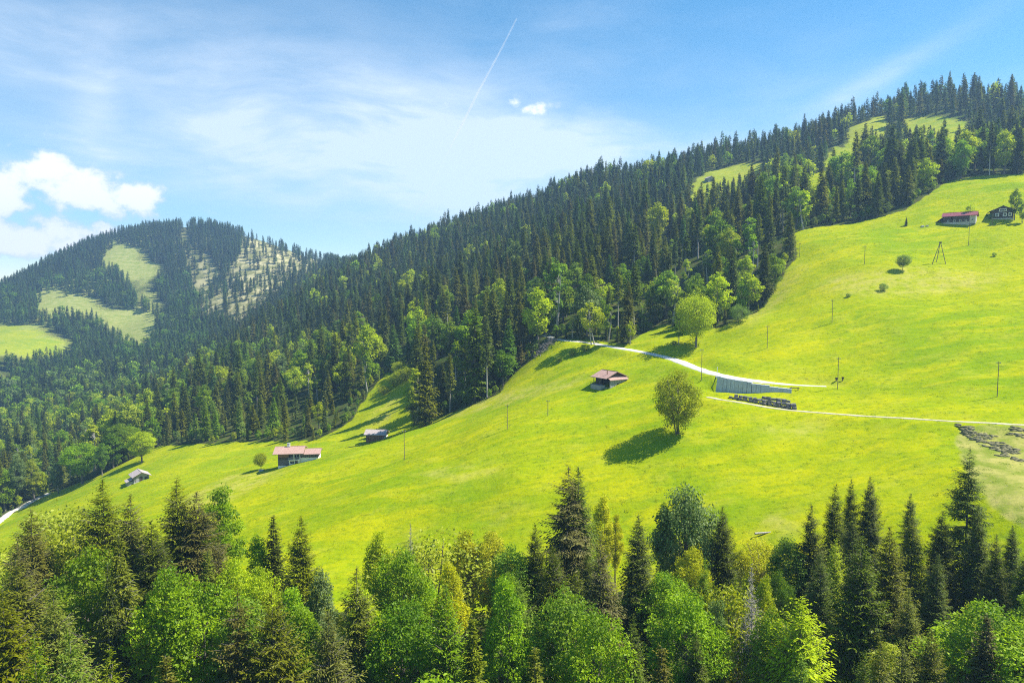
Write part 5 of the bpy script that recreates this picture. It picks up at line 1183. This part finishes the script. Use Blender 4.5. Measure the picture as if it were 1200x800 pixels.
for px, py, s, lb in ((1081,266,1.3,'pale boulder left of the dark red roofed barn'),(1086.5,265.5,1.0,'smaller pale boulder next to the one by the barn')):
    p = at(px, py); o = link('boulder', rock_mesh(int(px), 1, 1, 1)); o.data.materials[0] = M['stone']; o.location = p + [0, 0, .2]; o.scale = (s, s*.8, s*.7); tag(o, lb, 'boulder')
# cut brushwood
p = at(638, 408); V, F = [], []; rr = np.random.default_rng(4); off = 0; parts = []
for i in range(260):
    a = rr.uniform(0, 6.28); l_ = rr.uniform(1.2, 3.0); c_ = rr.normal(size=3) * [2.6, 1.5, .5]; c_[2] = abs(c_[2]) * (1 - min(1, abs(c_[0]) / 6)) + .2
    c_[2] += float(height(p[0] + c_[0], p[1] + c_[1])) - p[2]
    d_ = np.array([math.cos(a), math.sin(a), rr.normal() * .3]) * l_ / 2; parts.append(tube([c_ - d_, c_ + d_], [.07, .03], 4))
V, F = join(parts); tag(link('brush_pile', mesh_np('brush_pile', V, F, M['dead_wood']), None, tuple(p)), 'heap of cut brown brushwood at the wood edge left of the road bend', 'brushwood')
p = at(897, 626); v, f = tube([(-2, 0, .18), (2, .5, .3)], [.22, .16], 8); tag(link('fallen_log', mesh_np('fallen_log', v, f, M['pale_bark'], smooth=True), None, tuple(p)), 'pale fallen log on the bare patch of meadow above the golden trees', 'log')
# trodden, eroded turf of the rough pasture
parts = []; rr = np.random.default_rng(9)
for (x0, y0, x1, y1, nn_) in ((1122,497,1138,502,14),(1126,502,1160,514,34),(1136,508,1168,512,22),(1140,512,1192,531,60),(1150,520,1180,531,34),(1165,518,1192,528,26),(1186,501,1202,505,16),(1184,508,1204,512,14),(1172,533,1200,541,18),(1128,506,1150,518,20)):
    for i in range(nn_):
        f_ = rr.uniform(0, 1); p = at(x0 + (x1 - x0) * f_ + rr.normal() * 2.0, y0 + (y1 - y0) * f_ + rr.normal() * 0.9)
        bm = bmesh.new(); bmesh.ops.create_icosphere(bm, subdivisions=1, radius=1); V = np.array([v.co[:] for v in bm.verts]); Fc = np.array([[v.index for v in fc.verts] for fc in bm.faces]); bm.free()
        V = V * (1 + rr.normal(size=(len(V), 1)) * .18) * [rr.uniform(.35, .95), rr.uniform(.25, .5), rr.uniform(.12, .26)]; a = rr.normal() * .4 - .35
        V[:, :2] = V[:, :2] @ np.array([[math.cos(a), math.sin(a)], [-math.sin(a), math.cos(a)]]); parts.append((V + p, Fc))
V, F = join(parts); M['clod'] = mat('bare dark earth and turf', rough=1.0, build=wood_like((0.12, 0.11, 0.055), (0.27, 0.25, 0.125), (1, 1, 1), 1.5))
tag(link('eroded_turf', mesh_np('eroded_turf', V, F, M['clod'])), kind='stuff')
# contrail: a thin tube of ice cloud far up
def far_point(px, py, Y):
    u, v, w = ray(px, py); return np.array([u / v * Y, Y, w / v * Y])
P0, P1, P2, P3 = far_point(606, 21, 9000), far_point(538, 152, 14000), far_point(502, 226, 18000), far_point(484, 257, 20500)
M['vapour'] = bpy.data.materials.new('ice vapour'); M['vapour'].use_nodes = True; t = NT(M['vapour'].node_tree); t.n.clear()
sv = t.node('ShaderNodeVolumeScatter', {0: (1, 1, 1, 1), 1: 0.0045}); o_ = t.n.new('ShaderNodeOutputMaterial'); t.l.new(sv, o_.inputs['Volume']); M['vapour'].cycles.homogeneous_volume = True
tt = np.linspace(0, 1, 22)[:, None]; path = np.stack([np.interp(tt[:, 0], [0, .5, .8, 1], [P0[i], P1[i], P2[i], P3[i]]) for i in range(3)], 1); path[:, 0] += np.sin(tt[:, 0] * 17) * 6
v, f = tube(path, np.interp(tt[:, 0], [0, .25, .5, .6, .75, .85, 1], [12, 20, 30, 10, 9, 16, 12]), 8); tag(link('contrail', mesh_np('contrail', v, f, M['vapour'], smooth=True)), 'thin white aircraft trail across the blue sky', 'contrail')

# ------------------------------------------------------------------ air
lo = Vector((-2250, -720, -165)); hi = Vector((2250, 2700, 285))
bm = bmesh.new(); bmesh.ops.create_cube(bm, size=1.0)
for v in bm.verts: v.co = Vector([(lo[i] + hi[i]) / 2 + v.co[i] * (hi[i] - lo[i]) for i in range(3)])
hm = bpy.data.meshes.new('haze'); bm.to_mesh(hm); bm.free()
vm = bpy.data.materials.new('pale air'); vm.use_nodes = True
t = NT(vm.node_tree); t.n.clear()
pv = t.n.new('ShaderNodeVolumePrincipled'); pv.inputs['Color'].default_value = (0.40, 0.66, 1.0, 1); pv.inputs['Density'].default_value = 0.00021; pv.inputs['Anisotropy'].default_value = 0.2
o_ = t.n.new('ShaderNodeOutputMaterial'); t.l.new(pv.outputs[0], o_.inputs['Volume'])
hm.materials.append(vm); vm.cycles.homogeneous_volume = True
tag(link('haze', hm), kind='stuff')
